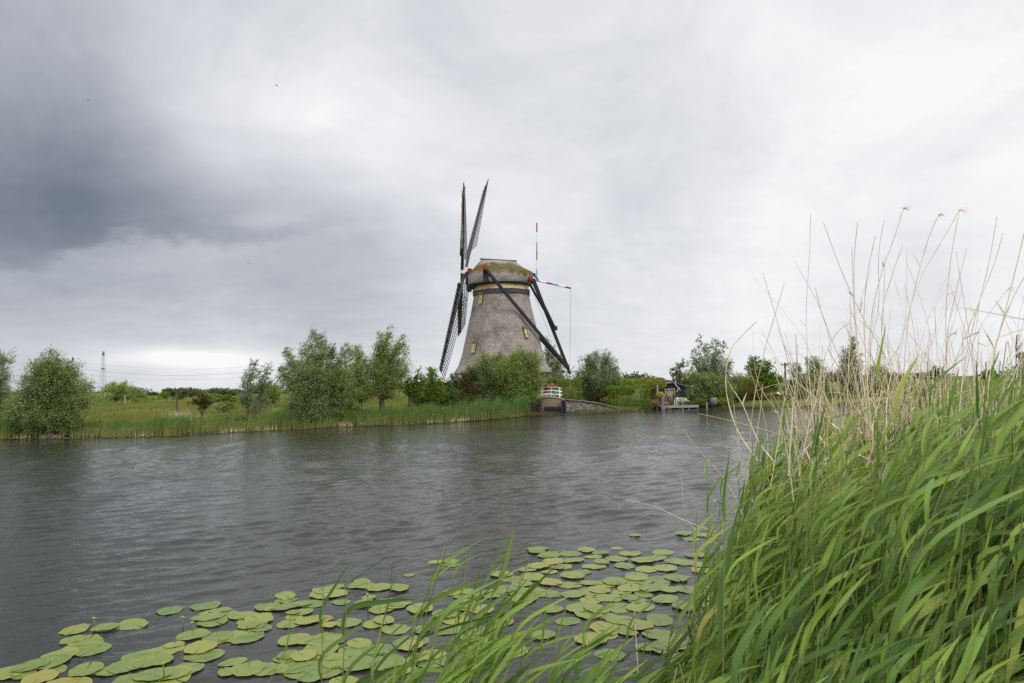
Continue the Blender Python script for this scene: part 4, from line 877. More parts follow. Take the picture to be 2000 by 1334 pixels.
def boathouse():
    D = 63.5; a = P(1302, 795, D); b = P(1368, 795, D); z0 = P(1330, 791, D)[2]-.1; zt = P(1312, 748, D)[2]
    o = np.array([a[0], D, z0]); root = thing('boathouse', 'black boarded garden house with a yellow framed glass door', 'shed', o)
    x0, x1 = P(1288, 790, D)[0], P(1366, 790, D)[0]; xr = P(1314, 790, D)[0]; ze = P(1366, 762, D)[2]; zl = P(1288, 752, D)[2]
    m = MB(); m.add([(x0, D, z0-.6), (x1, D, z0-.6), (x1, D, ze), (xr, D, zt-.1), (x0, D, zl)], [(0, 1, 2, 3, 4)])
    m.add([(x1, D, z0-.6), (x1, D+5, z0-.6), (x1, D+5, ze), (x1, D, ze)], [(0, 1, 2, 3)]); m.add([(x0, D+5, z0-.6), (x0, D, z0-.6), (x0, D, zl), (x0, D+5, zl)], [(0, 1, 2, 3)])
    m.add([(x0, D+5, z0-.6), (x1, D+5, z0-.6), (x1, D+5, ze), (xr, D+5, zt-.1), (x0, D+5, zl)], [(4, 3, 2, 1, 0)])
    z = z0
    while z < zt-.25:                           # lapped boards
        xr_ = x1 if z+.16 < ze else x1+(xr-x1)*(z+.16-ze)/(zt-.1-ze); xl_ = x0 if z+.16 < zl else x0+(xr-x0)*(z+.16-zl)/(zt-.1-zl)
        if xr_-xl_ > .3: m.add([(xl_, D-.05, z), (xr_, D-.05, z), (xr_, D-.015, z+.165), (xl_, D-.015, z+.165), (xl_, D-.003, z), (xr_, D-.003, z)], [(0, 1, 2, 3), (4, 5, 1, 0)])
        z += .17
    m.build('wall', M['dark_wood'], root, o)
    r_ = MB(); r_.add([(x1+.25, D-.45, ze-.05), (x1+.25, D+5.3, ze-.05), (xr, D+5.3, zt), (xr, D-.45, zt), (x1+.25, D-.45, ze+.05), (x1+.25, D+5.3, ze+.05), (xr, D+5.3, zt+.1), (xr, D-.45, zt+.1)], [(0, 1, 2, 3), (7, 6, 5, 4), (0, 3, 7, 4), (0, 4, 5, 1), (1, 5, 6, 2)])
    r_.add([(x0-.25, D-.45, zl-.05), (x0-.25, D+5.3, zl-.05), (xr, D+5.3, zt), (xr, D-.45, zt), (x0-.25, D-.45, zl+.05), (x0-.25, D+5.3, zl+.05), (xr, D+5.3, zt+.1), (xr, D-.45, zt+.1)], [(3, 2, 1, 0), (4, 5, 6, 7), (4, 7, 3, 0), (1, 5, 4, 0), (2, 6, 5, 1)])
    r_.build('roof', M['grey_wood'], root, o)
    dx0, dx1 = P(1299.5, 780, D)[0], P(1317, 780, D)[0]; zd0, zd1 = P(1308, 787, D)[2], P(1308, 760, D)[2]
    dr = MB().box(((dx0+dx1)/2, D-.09, (zd0+zd1)/2), (dx1-dx0, .05, zd1-zd0)).build('door', M['glass'], root, o)
    fr = MB()
    for x in (dx0, (dx0+dx1)/2, dx1): fr.box((x, D-.13, (zd0+zd1)/2), (.10, .10, zd1-zd0))
    for z_ in (zd0+.04, zd1): fr.box(((dx0+dx1)/2, D-.135, z_), (dx1-dx0+.12, .08, .11))
    fr.build('frame', M['cream'], dr, o)
    MB().box((dx0+.24, D-.125, (zd0+zd1)/2), (.26, .02, zd1-zd0-.3)).box((dx1-.24, D-.125, (zd0+zd1)/2), (.26, .02, zd1-zd0-.3)).build('curtain', M['galv'], dr, o)
    sx = P(1321, 757, D)[0]; sz = P(1321, 757, D)[2]
    MB().tube([(sx-.25, D-.5, sz+.4), (sx-.05, D-.55, sz+.1), (sx+.1, D-.55, sz), (sx-.1, D-.55, sz-.4)], .035, 6).tube([(sx+.1, D-.55, sz), (sx+.22, D-.55, sz-.3)], .03, 6).build('driftwood', M['white'], root, o)
    # lean-to wing under the vine
    MB().box((P(1281, 775, D)[0], D+.6, z0+.9), (1.3, 1.0, 2.3)).build('lean_to', M['brown'], root, o)
boathouse()
def deck():
    D = 60.8; z = P(1330, 791.5, D)[2]; xa, xb = P(1291, 791, D)[0], P(1365, 791, D)[0]; o = np.array([xa, D, z])
    root = thing('deck', 'grey plank landing deck standing in the water before the garden house', 'deck', o)
    m = MB(); n = 15
    for i in range(n): m.box(((xa+xb)/2, D+.1+i*.19, z-.03+.004*sin(i*2)), (xb-xa, .17, .05))
    m.build('planking', M['plank'], root, o)
    f = MB(); f.box(((xa+xb)/2, D+.04, z-.14), (xb-xa, .06, .16)); f.build('edge_beam', M['plank'], root, o)
    for t_ in np.linspace(.03, .97, 5): MB().box((xa+(xb-xa)*t_, D+.16, z/2-.5), (.13, .13, z+1.0)).build('pile', M['grey_wood'], root, o)
    x2 = P(1420, 795, D)[0]; MB().box(((xa+x2)/2+.4, D+.9, z-.52), (x2-xa, .12, .32)).build('lower_boards', M['brown'], root, o)
    t0 = P(1296, 794, D-.2); 
    for dx in (0, .32): MB().beam(t0+[dx, 0, .05], t0+[dx+.3, -.35, -.95], .07).build('ladder_leg', M['grey_wood'], root, o)
    s = MB()
    for k in range(3): s.beam(t0+[.1*k, -.1*k, -.15-.22*k], t0+[.32+.1*k, -.1*k, -.15-.22*k], .06)
    s.build('rung', M['grey_wood'], root, o)
deck()
def post(name, label, px, pyt, pyb, D, r_, mat, lean=0, grp='mooring posts in the water by the deck', cat='post', sides=8, cap=False):
    b = P(px, pyb, D); b[2] = min(b[2], max(gz(b[0], b[1]), -.6)); t_ = P(px+lean, pyt, D)
    o = MB().tube([b-[0, 0, .2], (b+t_)/2+[.02, 0, 0], t_-[0, 0, .03], t_], [r_*1.1, r_, r_*.97, r_*.7], sides).build(name, mat, None, b, smooth=False)
    tag(o, label, cat, grp); return o
post('mooring_post', 'thin pale post in the water in front of the white flowers', 1333, 782, 804, 60.2, .05, M['plank'], 0)
post('mooring_post', 'thin pale post in the water right of the deck', 1380, 786, 803, 60.4, .06, M['plank'], 0)
post('mooring_post', 'tall grey timber post at the left end of the deck', 1294.5, 775, 803, 60.3, .13, M['grey_wood'], 0)
post('pergola_post', 'slim pale stake holding up the vine beside the door', 1283, 752, 790, 62.0, .09, M['plank'], 1, None)
post('fence_post', 'leaning weathered grey post in the tuft of dead stalks', 346.5, 762, 830, 42, .055, M['bark'], -2, 'old meadow posts')
post('fence_post', 'thin pale stick at the back of the meadow', 245, 772, 796, 62, .06, M['plank'], -1.5, 'old meadow posts')
# chairs, table and pots on the deck
def chair(px, D, rz, label):
    c = P(px, 789.5, D); c[2] = P(1330, 791.5, 60.8)[2]; root = thing('wooden_chair', label, 'chair', c, 'chairs on the deck', rz)
    MB().box((0, 0, .44), (.44, .42, .04)).build('seat', M['brown'], root); b_ = MB()
    for i in range(4): b_.box((-.15+.1*i, .2, .72), (.05, .03, .44))
    b_.box((0, .2, .95), (.44, .035, .06)).build('backrest', M['brown'], root)
    for sx in (-.19, .19):
        for sy in (-.18, .18): MB().beam((sx, sy, 0), (sx, sy, .44 if sy < 0 else .92), .04).build('leg', M['brown'], root)
chair(1304, 61.6, .5, 'brown wooden chair left of the table on the deck')
chair(1314, 62.0, -1.2, 'brown wooden chair close to the glass door')
zd = P(1330, 791.5, 60.8)[2]
c = P(1308, 789, 62.2); c[2] = zd; tb_ = thing('garden_table', 'small dark table between the brown chairs on the deck', 'table', c)
MB().lathe(c+[0, 0, .70], [(.01, 0), (.42, 0), (.42, .04), (.01, .04)], 20).build('table_top', M['black_wood'], tb_, c)
for k in range(3): MB().beam(c+[.1*cos(k*2.1), .1*sin(k*2.1), .7], c+[.35*cos(k*2.1), .35*sin(k*2.1), 0], .04).build('leg', M['black_wood'], tb_, c)
c = P(1320.5, 789, 62.4); c[2] = zd; bx = thing('crate', 'white slatted crate on the deck beside the white flowers', 'crate', c)
m = MB()
for i in range(4):
    for sy in (-.2, .2): m.box(c+[0, sy, .08+.17*i], (.46, .03, .11))
    for sx in (-.23, .23): m.box(c+[sx, 0, .08+.17*i], (.03, .38, .11))
m.build('slats', M['white'], bx, c); MB().box(c+[0, 0, .03], (.42, .36, .03)).build('crate_floor', M['plank'], bx, c)
def fl(name, lab, px, py, D, r, mt, n=300, z=None, lm=None, leaf=(.10, .08)):
    c = P(px, py, D); c[2] = zd if z is None else z; flowers(name, lab, c, r, mt, leaf, n, cat='plant', leafmat_=lm)
fl('flowering_plant', 'bush of white flowers at the front of the deck', 1333, 790, 61.2, (.55, .4, .42), M['whiteflower'], 420)
fl('flowering_plant', 'row of dark purple petunias on the deck', 1350, 790, 61.5, (.75, .3, .2), M['purple'], 420)
fl('flowering_plant', 'yellow flowering shrub by the tall timber post', 1290, 784, 61.4, (.42, .35, .42), M['yellow'], 420, z=zd+.55, lm=GD)
fl('flowering_plant', 'clump of pink roses at the left of the deck', 1279, 790, 61.5, (.55, .35, .40), M['pink'], 160, z=zd-.1)
fl('flowering_plant', 'small red flowers at the chair feet', 1300, 791, 61.2, (.35, .2, .15), M['orangefl'], 120)
fl('flowering_plant', 'bright yellow flowers spreading at the water edge', 1410, 798, 61.8, (.95, .5, .42), M['yellow'], 700, z=.25, lm=GD)
fl('flowering_plant', 'lime green plant between the deck and the water', 1371, 796, 61.6, (.6, .4, .35), M['hedge'], 300, z=.35, lm=HG)
fl('flowering_plant', 'orange and pink flowers on the bank under the hanging climber', 1190, 788, 61.5, (.9, .4, .35), M['orangefl'], 50, z=.7)
fl('flowering_plant', 'climbing rose with pale blossoms above the golden shrub', 1424, 755, 66, (1.6, .6, .8), M['pink'], 60, z=1.7)
fl('flowering_plant', 'dark green planter box on the deck by the house wall', 1350, 785, 62.4, (1.0, .3, .25), M['hedge'], 300, z=zd+.2, lm=DK)
c = P(1394, 789, 61.6); br = thing('barrel', 'grey upturned barrel standing by the yellow flowers', 'barrel', (c[0], c[1], .25))
MB().lathe((c[0], c[1], .25), [(.02, 0), (.28, 0), (.33, .25), (.33, .45), (.28, .7), (.26, .7), (.26, .66), (.02, .66)], 18).build('staves', M['grey_wood'], br, (c[0], c[1], .25), smooth=True)
MB().lathe((c[0], c[1], .25), [(.335, .18), (.345, .18), (.345, .23), (.335, .23)], 18, captop=False, capbot=False).build('hoop', M['dark_wood'], br, (c[0], c[1], .25))
# rowing boat under the deck edge
c = P(1318, 798, 61.9); bt = thing('rowing_boat', 'small dark rowing boat moored under the deck', 'boat', (c[0], c[1], 0))
rg_ = []
for t_ in np.linspace(0, 1, 11):
    w_ = .55*sin(pi*min(t_*1.0+.12, 1))**.6 if t_ < .95 else .06; x = c[0]-1.5+3.0*t_; h = .28+.14*t_**2
    rg_.append([(x, c[1]-w_, h), (x, c[1]-w_*.7, 0), (x, c[1], -.1), (x, c[1]+w_*.7, 0), (x, c[1]+w_, h), (x, c[1]+w_*.9, h), (x, c[1]+w_*.6, .05), (x, c[1]-w_*.6, .05), (x, c[1]-w_*.9, h)])
MB().rings(rg_).build('hull', M['black_wood'], bt, (c[0], c[1], 0))
for t_ in (.3, .62): MB().box((c[0]-1.5+3*t_, c[1], .2), (.22, .9, .04)).build('thwart', M['brown'], bt, (c[0], c[1], 0))
# driftwood on the far bank
for px, py, D, lab in ((193, 843, 40.3, 'pale broken branches lying on the bank left of the reeds'), (445, 838, 43.8, 'heap of cut brown twigs at the water edge'), (842, 800, 49, 'grey fallen branches sticking out of the reeds')):
    c = P(px, py, D); c[2] = max(gz(c[0], c[1]), .0)+.1; rg = np.random.default_rng(px); pts = []
    for i in range(16):
        a = rg.random()*6.28; d = np.array([cos(a), sin(a)*.6, .25+.35*rg.random()])*.55*rg.uniform(.5, 1.1); p0 = c+rg.normal(size=3)*[.3, .15, .03]
        pts.append([p0-d, p0-d*.3+rg.normal(size=3)*.04, p0+d*.4+rg.normal(size=3)*.04, p0+d])
    v, f = tubes(np.array(pts), np.array([[.03, .025, .018, .008]]*16), 5); tag(npmesh('fallen_branches', v-c, f, M['plank'] if px != 445 else M['twig'], loc=c), lab, 'branches')

# ------------------------------------------------------------------ pylons, lines, poles
def pylon(px, pyt, D, label, dark_head=True, arms=False, grp=None, h=None):
    t_ = P(px, pyt, D); b = np.array([t_[0], t_[1], .8]); H = t_[2]-b[2]; root = thing('pylon', label, 'pylon', b, grp)
    m = MB(); hw = lambda z: .042*H*(1-z/H)**.8*.9+.012*H; zs_ = [H*(1-(1-i/11)**1.0) for i in range(12)]; th = .011*H*.36
    for sx in (-1, 1):
        for sy in (-1, 1):
            for z0_, z1_ in zip(zs_[:-1], zs_[1:]): m.beam(b+[sx*hw(z0_), sy*hw(z0_), z0_], b+[sx*hw(z1_), sy*hw(z1_), z1_], th)
    for z0_, z1_ in zip(zs_[:-1], zs_[1:]):
        for sy in (-1, 1):
            m.beam(b+[-hw(z0_), sy*hw(z0_), z0_], b+[hw(z1_), sy*hw(z1_), z1_], th*.6); m.beam(b+[hw(z0_), sy*hw(z0_), z0_], b+[-hw(z1_), sy*hw(z1_), z1_], th*.6)
            m.beam(b+[-hw(z1_), sy*hw(z1_), z1_], b+[hw(z1_), sy*hw(z1_), z1_], th*.7)
    m.build('lattice_mast', M['steel'], root, b)
    if dark_head:
        for f0, f1, w0, w1 in ((.955, 1.0, .028, .006), (.90, .955, .02, .028), (.60, .625, .042, .042)):
            MB().lathe(b, [(.001, H*f0), (H*w0*.8, H*f0), (H*w1*.8, H*f1), (.001, H*f1)], 8, capbot=False, captop=False).build('insulator_head', M['dark_wood'], root, b)
    if arms:
        a_ = MB()
        for zf, w_ in ((.98, .5), (.66, 1.35)):
            if zf < .7: a_.beam(b+[-H*w_, 0, H*zf], b+[H*w_, 0, H*zf], th*1.6); a_.beam(b+[-H*w_, 0, H*zf], b+[0, 0, H*(zf+.06)], th); a_.beam(b+[H*w_, 0, H*zf], b+[0, 0, H*(zf+.06)], th)
        a_.build('crossarm', M['steel'], root, b)
    return b, H
b1, H1 = pylon(202, 686, 600, 'tall slim lattice pylon rising behind the bushes')
b2, H2 = pylon(142.5, 697, 760, 'second pylon half hidden behind the big round bush')
pylon(1813, 688, 560, 'distant pylon with wide crossarm seen through the dry reeds', dark_head=False, arms=True)
for i, (pts, r_) in enumerate(((((60, 703), (202, 713), (330, 721), (470, 717), (640, 700)), .07), (((60, 708), (202, 725), (330, 733), (470, 728), (640, 712)), .12), (((60, 722), (202, 735), (330, 741), (470, 738), (640, 724)), .05))):
    cp = [P(a, b, 600+i*4) for a, b in pts]; pp = []
    for k in range(len(cp)-1):
        p0, p1, p2, p3 = cp[max(k-1, 0)], cp[k], cp[k+1], cp[min(k+2, len(cp)-1)]
        for t_ in np.linspace(0, 1, 8, endpoint=False): pp.append(.5*((2*p1)+(-p0+p2)*t_+(2*p0-5*p1+4*p2-p3)*t_*t_+(-p0+3*p1-3*p2+p3)*t_**3))
    pp.append(cp[-1]); o = MB().tube(pp, r_, 4).build('power_line', M['wire'], None, cp[0])
    tag(o, ('uppermost sagging power line over the meadow', 'thicker middle power line sagging over the meadow', 'lowest faint power line over the meadow')[i], 'power line', 'power lines between the pylons')
c = P(1533, 730, 95); up_ = thing('utility_pole', 'dark wooden utility pole with crossarm behind the leafy tree', 'pole', (c[0], c[1], 1))
t_ = P(1533, 708, 95); MB().tube([(c[0], c[1], .8), t_], [.16, .13], 8).build('shaft', M['bark'], up_, (c[0], c[1], 1))
MB().beam(t_+[-.55, 0, -.35], t_+[.55, 0, -.3], .14, .16).build('crossarm', M['bark'], up_, (c[0], c[1], 1))
for s in (-.45, .45): MB().tube([t_+[s, 0, -.25], t_+[s, 0, .02]], .05, 6).build('insulator', M['dark_wood'], up_, (c[0], c[1], 1))
# far roofs on the left horizon
def house(px, D, w_, h, label, wall, roof):
    b = P(px, 770, D); b[2] = .9; root = thing('farmhouse', label, 'house', b)
    MB().box(b+[0, 0, h*.3], (w_, w_*.7, h*.6)).build('wall', wall, root, b)
    m = MB(); e = w_/2+.3; d = w_*.35+.4; z0_ = b[2]+h*.6+.003; z1_ = b[2]+h
    m.add([(b[0]-e, b[1]-d, z0_), (b[0]+e, b[1]-d, z0_), (b[0]+e, b[1]+d, z0_), (b[0]-e, b[1]+d, z0_), (b[0]-e*.8, b[1], z1_), (b[0]+e*.8, b[1], z1_)], [(0, 1, 5, 4), (2, 3, 4, 5), (1, 2, 5), (3, 0, 4), (3, 2, 1, 0)])
    r_ = m.build('roof', roof, root, b); MB().box((b[0]+w_*.25, b[1], z1_), (.8, .8, 1.6)).build('chimney', M['brick'], r_, b)
    for k in (-.3, .05, .3): MB().box(b+[w_*k, -w_*.352, h*.3], (1.1, .1, 1.4)).build('window', M['glass'], root, b)
house(366, 1000, 12, 6.5, 'low far farmhouse with dark roof beyond the meadow', M['brick'], M['lead'])

# birds
for i, (px, py, D, w_) in enumerate(((540, 167, 60, .3), (172, 197, 75, .3), (485, 515, 70, .3))):
    c = P(px, py, D); root = thing('bird', ('dark swallow high near the bright cloud gap', 'dark swallow in front of the grey cloud at the upper left', 'dark swallow low under the cloud edge')[i], 'bird', c, None, i*1.1)
    MB().tube([(-.09, 0, 0), (-.05, 0, .01), (.02, 0, .0), (.10, 0, 0), (.17, 0, .01)], [.004, .022, .026, .014, .003], 8).build('body', M['bird'], root, smooth=True)
    for s in (-1, 1): MB().add([(-.04, s*.015, .01), (.03, s*.015, .01), (.03, s*.12, .06), (.10, s*.26, .03), (-.02, s*.14, .06), (-.04, s*.015, .016), (.03, s*.015, .016), (.03, s*.12, .066)], [(0, 1, 2, 4), (4, 2, 3), (5, 6, 7)]).build('wing', M['bird'], root)
# ------------------------------------------------------------------ lily pads
rgp = np.random.default_rng(404)
def pad_mesh(c, r_, rot, asp, seed, tilt=0):
    rg = np.random.default_rng(seed); NA_, NR_ = 60, 4; a0_ = .02+.05*rg.random(); V_ = []; uv = []
    wv = [rg.normal()*.014 for _ in range(4)]; ph = rg.random(4)*6.28; rg_e = rg.random()
    for i in range(NR_+1):
        f = i/NR_
        for k in range(NA_+1):
            a = a0_+(2*pi-2*a0_)*k/NA_
            rr_ = r_*f*(1+sum(w_*sin((j+2)*a+ph[j]) for j, w_ in enumerate(wv)))
            nt = min(a, 2*pi-a); rr_ *= (1+.05*math.exp(-(nt/.5)**2))*(1+(.012*sin(13*a+ph[0]*3)*sin(5*a+ph[2])+.006*sin(23*a))*f)
            x_, y_ = rr_*cos(a)-.22*r_*(1-0)*0, rr_*sin(a)*asp
            ex = (.0022*f**3*sin(5*a+ph[1]) + .0013*f**4*sin(9*a+ph[2]))*r_/.15 + .004*rg_e*f**6
            xx = c[0]+x_*cos(rot)-y_*sin(rot); yy = c[1]+x_*sin(rot)+y_*cos(rot)
            V_.append([xx, yy, ex + tilt*y_*f]); uv.append([k/NA_, f])
    V_ = np.array(V_); V_[:, 2] += waves(V_[:, 0], V_[:, 1], .02) + c[2]
    F_ = []
    for i in range(NR_):
        for k in range(NA_): b = i*(NA_+1)+k; F_.append((b, b+NA_+1, b+NA_+2, b+1))
    return V_, np.array(F_), np.array(uv)
# (px, py, width px) of the pads that stand out
PD = [(331,1192,56),(402,1183,56),(430,1192,44),(412,1206,56),(388,1206,32),(475,1203,66),(505,1211,66),(486,1222,50),(487,1238,56),(558,1172,46),(530,1190,34),(557,1186,60),(611,1179,70),(590,1196,44),(605,1211,70),(572,1198,30),
 (146,1229,62),(166,1251,104),(142,1250,44),(205,1227,48),(257,1219,64),(118,1279,80),(100,1292,90),(60,1302,60),(14,1309,42),(46,1318,40),(78,1324,96),(168,1310,72),(140,1331,48),(255,1330,80),(244,1302,76),(378,1241,66),(326,1269,64),(272,1282,60),(300,1291,84),(392,1266,84),(418,1252,56),(404,1280,78),(360,1309,80),(300,1320,90),(338,1324,70),(455,1293,54),(576,1250,68),(563,1281,52),(583,1312,62),(545,1308,40),
 (633,1154,52),(655,1160,50),(693,1141,22),(733,1148,36),(586,1180,50),(712,1180,44),(748,1178,60),(745,1190,60),(780,1180,50),(820,1190,60),(632,1240,40),(680,1216,54),(642,1222,32),(750,1212,52),(772,1228,76),(650,1250,60),(632,1258,42),(593,1283,54),(690,1272,90),(740,1268,66),(655,1292,60),(700,1298,110),(760,1290,80),(640,1310,76),(610,1322,60),(800,1262,60),(842,1290,80),
 (883,1097,34),(1050,1072,64),(1048,1078,40),(800,1122,26),(1240,1045,30),(1376,1045,40),(1335,1042,56),(1350,1052,70),(1115,1081,48),(1145,1074,40),(1173,1080,42),(1205,1070,30),(1082,1096,70),(1120,1095,72),(1050,1106,60),(1097,1106,44),(1160,1106,80),(1030,1112,40),(978,1122,60),(1000,1130,70),(1020,1140,48),(1118,1124,78),(1075,1138,60),(1110,1142,56),(1150,1138,40),(1205,1092,70),(1255,1095,66),(1230,1080,60),(1220,1105,64),(1280,1090,60),(1295,1080,50),(1320,1095,60),(1265,1112,60),(1300,1110,56),(1175,1098,40),
 (1000,1152,70),(1040,1155,60),(960,1160,60),(1020,1170,66),(1075,1160,54),(1120,1160,56),(1170,1152,50),(1200,1136,70),(1250,1134,70),(1290,1132,60),(1230,1150,60),(1270,1150,56),(1155,1172,54),(1190,1168,70),(1230,1168,40),(1320,1130,70),(1340,1150,70),(980,1215,58),(1130,1188,70),(1165,1190,60),(1210,1186,60),(1250,1185,70),(1300,1170,60),(1340,1185,70),(1110,1212,56),(1180,1224,64),(1210,1212,60),(1250,1222,60),(1290,1210,70),(940,1190,60),(905,1180,60),(870,1200,70),(880,1230,70),(930,1250,60),(1060,1240,60),(1150,1250,70),(1000,1270,70),(1080,1190,50)]
PADW = ['yellow-green lily pad floating in the open gap by the reeds', 'pad overlapping its neighbours in the floating patch']
def pad_label(px, py, w_, i):
    size = 'large' if w_ > 75 else ('small' if w_ < 42 else 'medium')
    where = ('by the lower left corner' if px < 260 and py > 1240 else 'in the leftmost floating patch' if px < 300 else 'in the patch between the flower buds and the reeds' if px < 860 and py > 1160
             else 'near the far outer edge of the floating patch' if py < 1115 else 'in the dense patch beside the reed bed')
    return '%s round lily pad %s' % (size, where)
pads = []
for i, (px, py, w_) in enumerate(PD):
    c = G(px, py, .008); d = np.linalg.norm(c-EYEP); r_ = w_/2/FPX*d*.84; r_ = min(max(r_, .05), .158)
    ov = .005*(i % 4); c[2] = .004+ov
    V_, F_, uv = pad_mesh(c, r_, rgp.random()*6.28, .82+.14*rgp.random(), i, tilt=rgp.normal()*.02)
    o = npmesh('lily_pad', V_-c, F_, M['pad'], loc=c, uv=uv, smooth=True); tag(o, pad_label(px, py, w_, i), 'lily pad', 'lily pads floating on the canal'); pads.append(o)
# smaller fillers inside the dense patch
nfill = 0
while nfill < 150:
    px, py = rgp.uniform(860, 1400), rgp.uniform(1078, 1300)
    if nfill >= 70: k_ = int(rgp.integers(0, 75)); px, py = PD[k_][0]+rgp.normal()*28, PD[k_][1]+rgp.normal()*9
    lo = np.interp(px, [860, 1000, 1100, 1400], [1150, 1110, 1085, 1062])
    if nfill < 70 and (py < lo or (1000 < px < 1120 and 1180 < py < 1300)): continue
    if nfill < 70 and 860 < px < 1120 and rgp.random() < .35: continue
    c = G(px, py, .006); r_ = rgp.uniform(.09, .17); c[2] = .003+.012*rgp.random()
    V_, F_, uv = pad_mesh(c, r_, rgp.random()*6.28, .82+.14*rgp.random(), 900+nfill)
    o = npmesh('lily_pad', V_-c, F_, M['pad'], loc=c, uv=uv, smooth=True); tag(o, pad_label(px, py, 50, 0), 'lily pad', 'lily pads floating on the canal'); nfill += 1
# yellow water-lily buds on stalks
M['bud'] = paint('bud_yellow', (.26, .28, .04), .4, .2, 20)
for px, py, top, lab in ((183, 1228, 1215, 'low dark lily bud beside the leftmost pads'), (356, 1228, 1213, 'lily bud on a bare stalk left of the bright round pad'), (375, 1236, 1223, 'lily bud rising from the bright round pad'), (718, 1196, 1170, 'yellow lily flower on a tall stalk among the middle pads'), (318, 1331, 1308, 'yellow lily bud at the bottom edge of the view')):
    b = G(px, py, 0); d = np.linalg.norm(b-EYEP); h = (py-top)/FPX*d*1.15; root = thing('water_lily_bud', lab, 'flower', b, 'yellow water-lily buds')
    MB().tube([b-[0, 0, .05], b+[.01, 0, h*.5], b+[0, 0, h]], .006, 6).build('stalk', M['reed_stem'], root, b, smooth=True)
    MB().lathe(b+[0, 0, h-.005], [(.004, 0), (.012, .003), (.016, .010), (.015, .019), (.009, .025), (.002, .027)], 10).build('bud', M['bud'], root, b, smooth=True)

# ------------------------------------------------------------------ near reeds (Phragmites) bent by the wind
WD = norm(np.array([1.0, .35, .60]))
def gen_leaf(rg, b, d0, L, wmax, K=9, erect=False):
    t_ = np.linspace(0, 1, K+1)
    tgt = norm(WD + rg.normal(size=3)*np.array([.16, .34, .20]))
    if erect: tgt = norm(np.array([.28, .12, 1.0])+rg.normal(size=3)*.12)
    droop = (0 if erect else rg.uniform(.0, .42))
    s_ = sstep(-.05, .42, t_)[:, None]
    dirs = norm(d0*(1-s_)+tgt*s_ + np.array([0, 0, -1])*droop*(t_**2)[:, None])
    ctr = b + np.vstack([[0, 0, 0], np.cumsum(dirs[:-1]*L/K, 0)])
    up_ = norm(np.array([rg.normal()*.5, -.55+rg.normal()*.5, .75+rg.normal()*.35]))
    tw = rg.normal()*.7*t_
    s0 = norm(np.cross(dirs, up_)); n0 = np.cross(s0, dirs)
    side = s0*np.cos(tw)[:, None]+n0*np.sin(tw)[:, None]; nrm = np.cross(side, dirs)
    w_ = wmax*np.minimum((t_+.10)**.55*1.35, 1.0)*np.clip(1-t_**2.2, 0, 1)**.9*.5; w_ = np.maximum(w_, .0004)[:, None]
    V_ = np.stack([ctr-side*w_+nrm*w_*.28, ctr, ctr+side*w_+nrm*w_*.28], 1).reshape(-1, 3)
    uv = np.stack([np.tile([0, .5, 1], K+1), np.repeat(t_, 3)], -1)
    idx = np.arange((K+1)*3).reshape(K+1, 3)
    F_ = np.stack([idx[:-1, :-1], idx[:-1, 1:], idx[1:, 1:], idx[1:, :-1]], -1).reshape(-1, 4)
    return V_, F_, uv
def gen_reed(rg, base, h, leafscale=1.0, K=8, nleaf=None):
    lean = np.array([.20+.13*rg.normal()*.6, .07+.08*rg.normal(), 0])*h**1.15
    t_ = np.linspace(0, 1, 9)[:, None]; pts = base + np.array([0, 0, 1])*h*t_*(1-.05*t_) + lean*t_**1.8
    rad = .0042*(1.15-.75*t_[:, 0])*(.85+.3*rg.random())
    n = nleaf or int(rg.integers(6, 10)); LV = []; LF = []; LU = []; off = 0
    for i in range(n):
        f = .42+.56*(i+.5*rg.random())/n; j = f*8; j0 = min(int(j), 7); b = pts[j0]+(pts[j0+1]-pts[j0])*(j-j0); tan = norm(pts[j0+1]-pts[j0])
        top = i >= n-1; ang = rg.random()*6.28
        d0 = norm(tan*1.0 + np.array([cos(ang), sin(ang), 0])*.35)
        L = leafscale*(.30+.20*sin(pi*min(f, .95)))*rg.uniform(.65, 1.25); wm = L*.066*rg.uniform(.65, 1.2)
        v, f_, u = gen_leaf(rg, b, d0, L*(.8 if top else 1), wm*(.7 if top else 1), K, erect=top and rg.random() < .3)
        LV.append(v); LF.append(f_+off); LU.append(u); off += len(v)
    sv, sf = tubes(pts[None], rad[None], 5)
    return sv, sf, np.vstack(LV), np.vstack(LF), np.vstack(LU)
rg = np.random.default_rng(2024)
# where the bed stands: (px, D) in the wedge of the right side, height by px
hp = [640, 760, 900, 1000, 1100, 1250, 1330, 1400, 1450, 1520, 1600, 1750, 1850, 1950, 2100]
hv = [1.15, 1.60, 1.88, 1.70, 1.38, 1.22, 1.34, 1.70, 2.02, 2.26, 2.31, 2.34, 2.42, 2.58, 2.78]
def outer(px): return np.interp(px, [600, 760, 900, 1100, 1300, 1400, 1500, 1700, 1900, 2200], [2.3, 2.7, 3.1, 3.3, 4.2, 5.2, 6.0, 6.9, 7.6, 8.6])
plants = []
tries = 0
while len(plants) < 2150 and tries < 60000:
    tries += 1
    D = 1.6+6.8*rg.random()**.75; px = rg.uniform(1270, 2320); 
    if D > outer(px) or rg.random() > (px-1255)/130: continue
    plants.append((px, D))
sparse = 0
while sparse < 95:
    px = rg.uniform(700, 1290); D = rg.uniform(2.2, outer(px))
    dn = np.interp(px, [700, 760, 800, 900, 950, 1020, 1080, 1150, 1290], [.15, .9, 1, .9, .4, .25, .25, .45, .8])
    if rg.random() > dn: continue
    plants.append((px, D)); sparse += 1
for px, D in ((330, 2.5), (395, 2.7), (420, 2.5), (470, 2.45), (520, 2.5), (560, 2.4), (600, 2.6), (660, 2.5), (285, 2.3)): plants.append((px, D))
recs = []
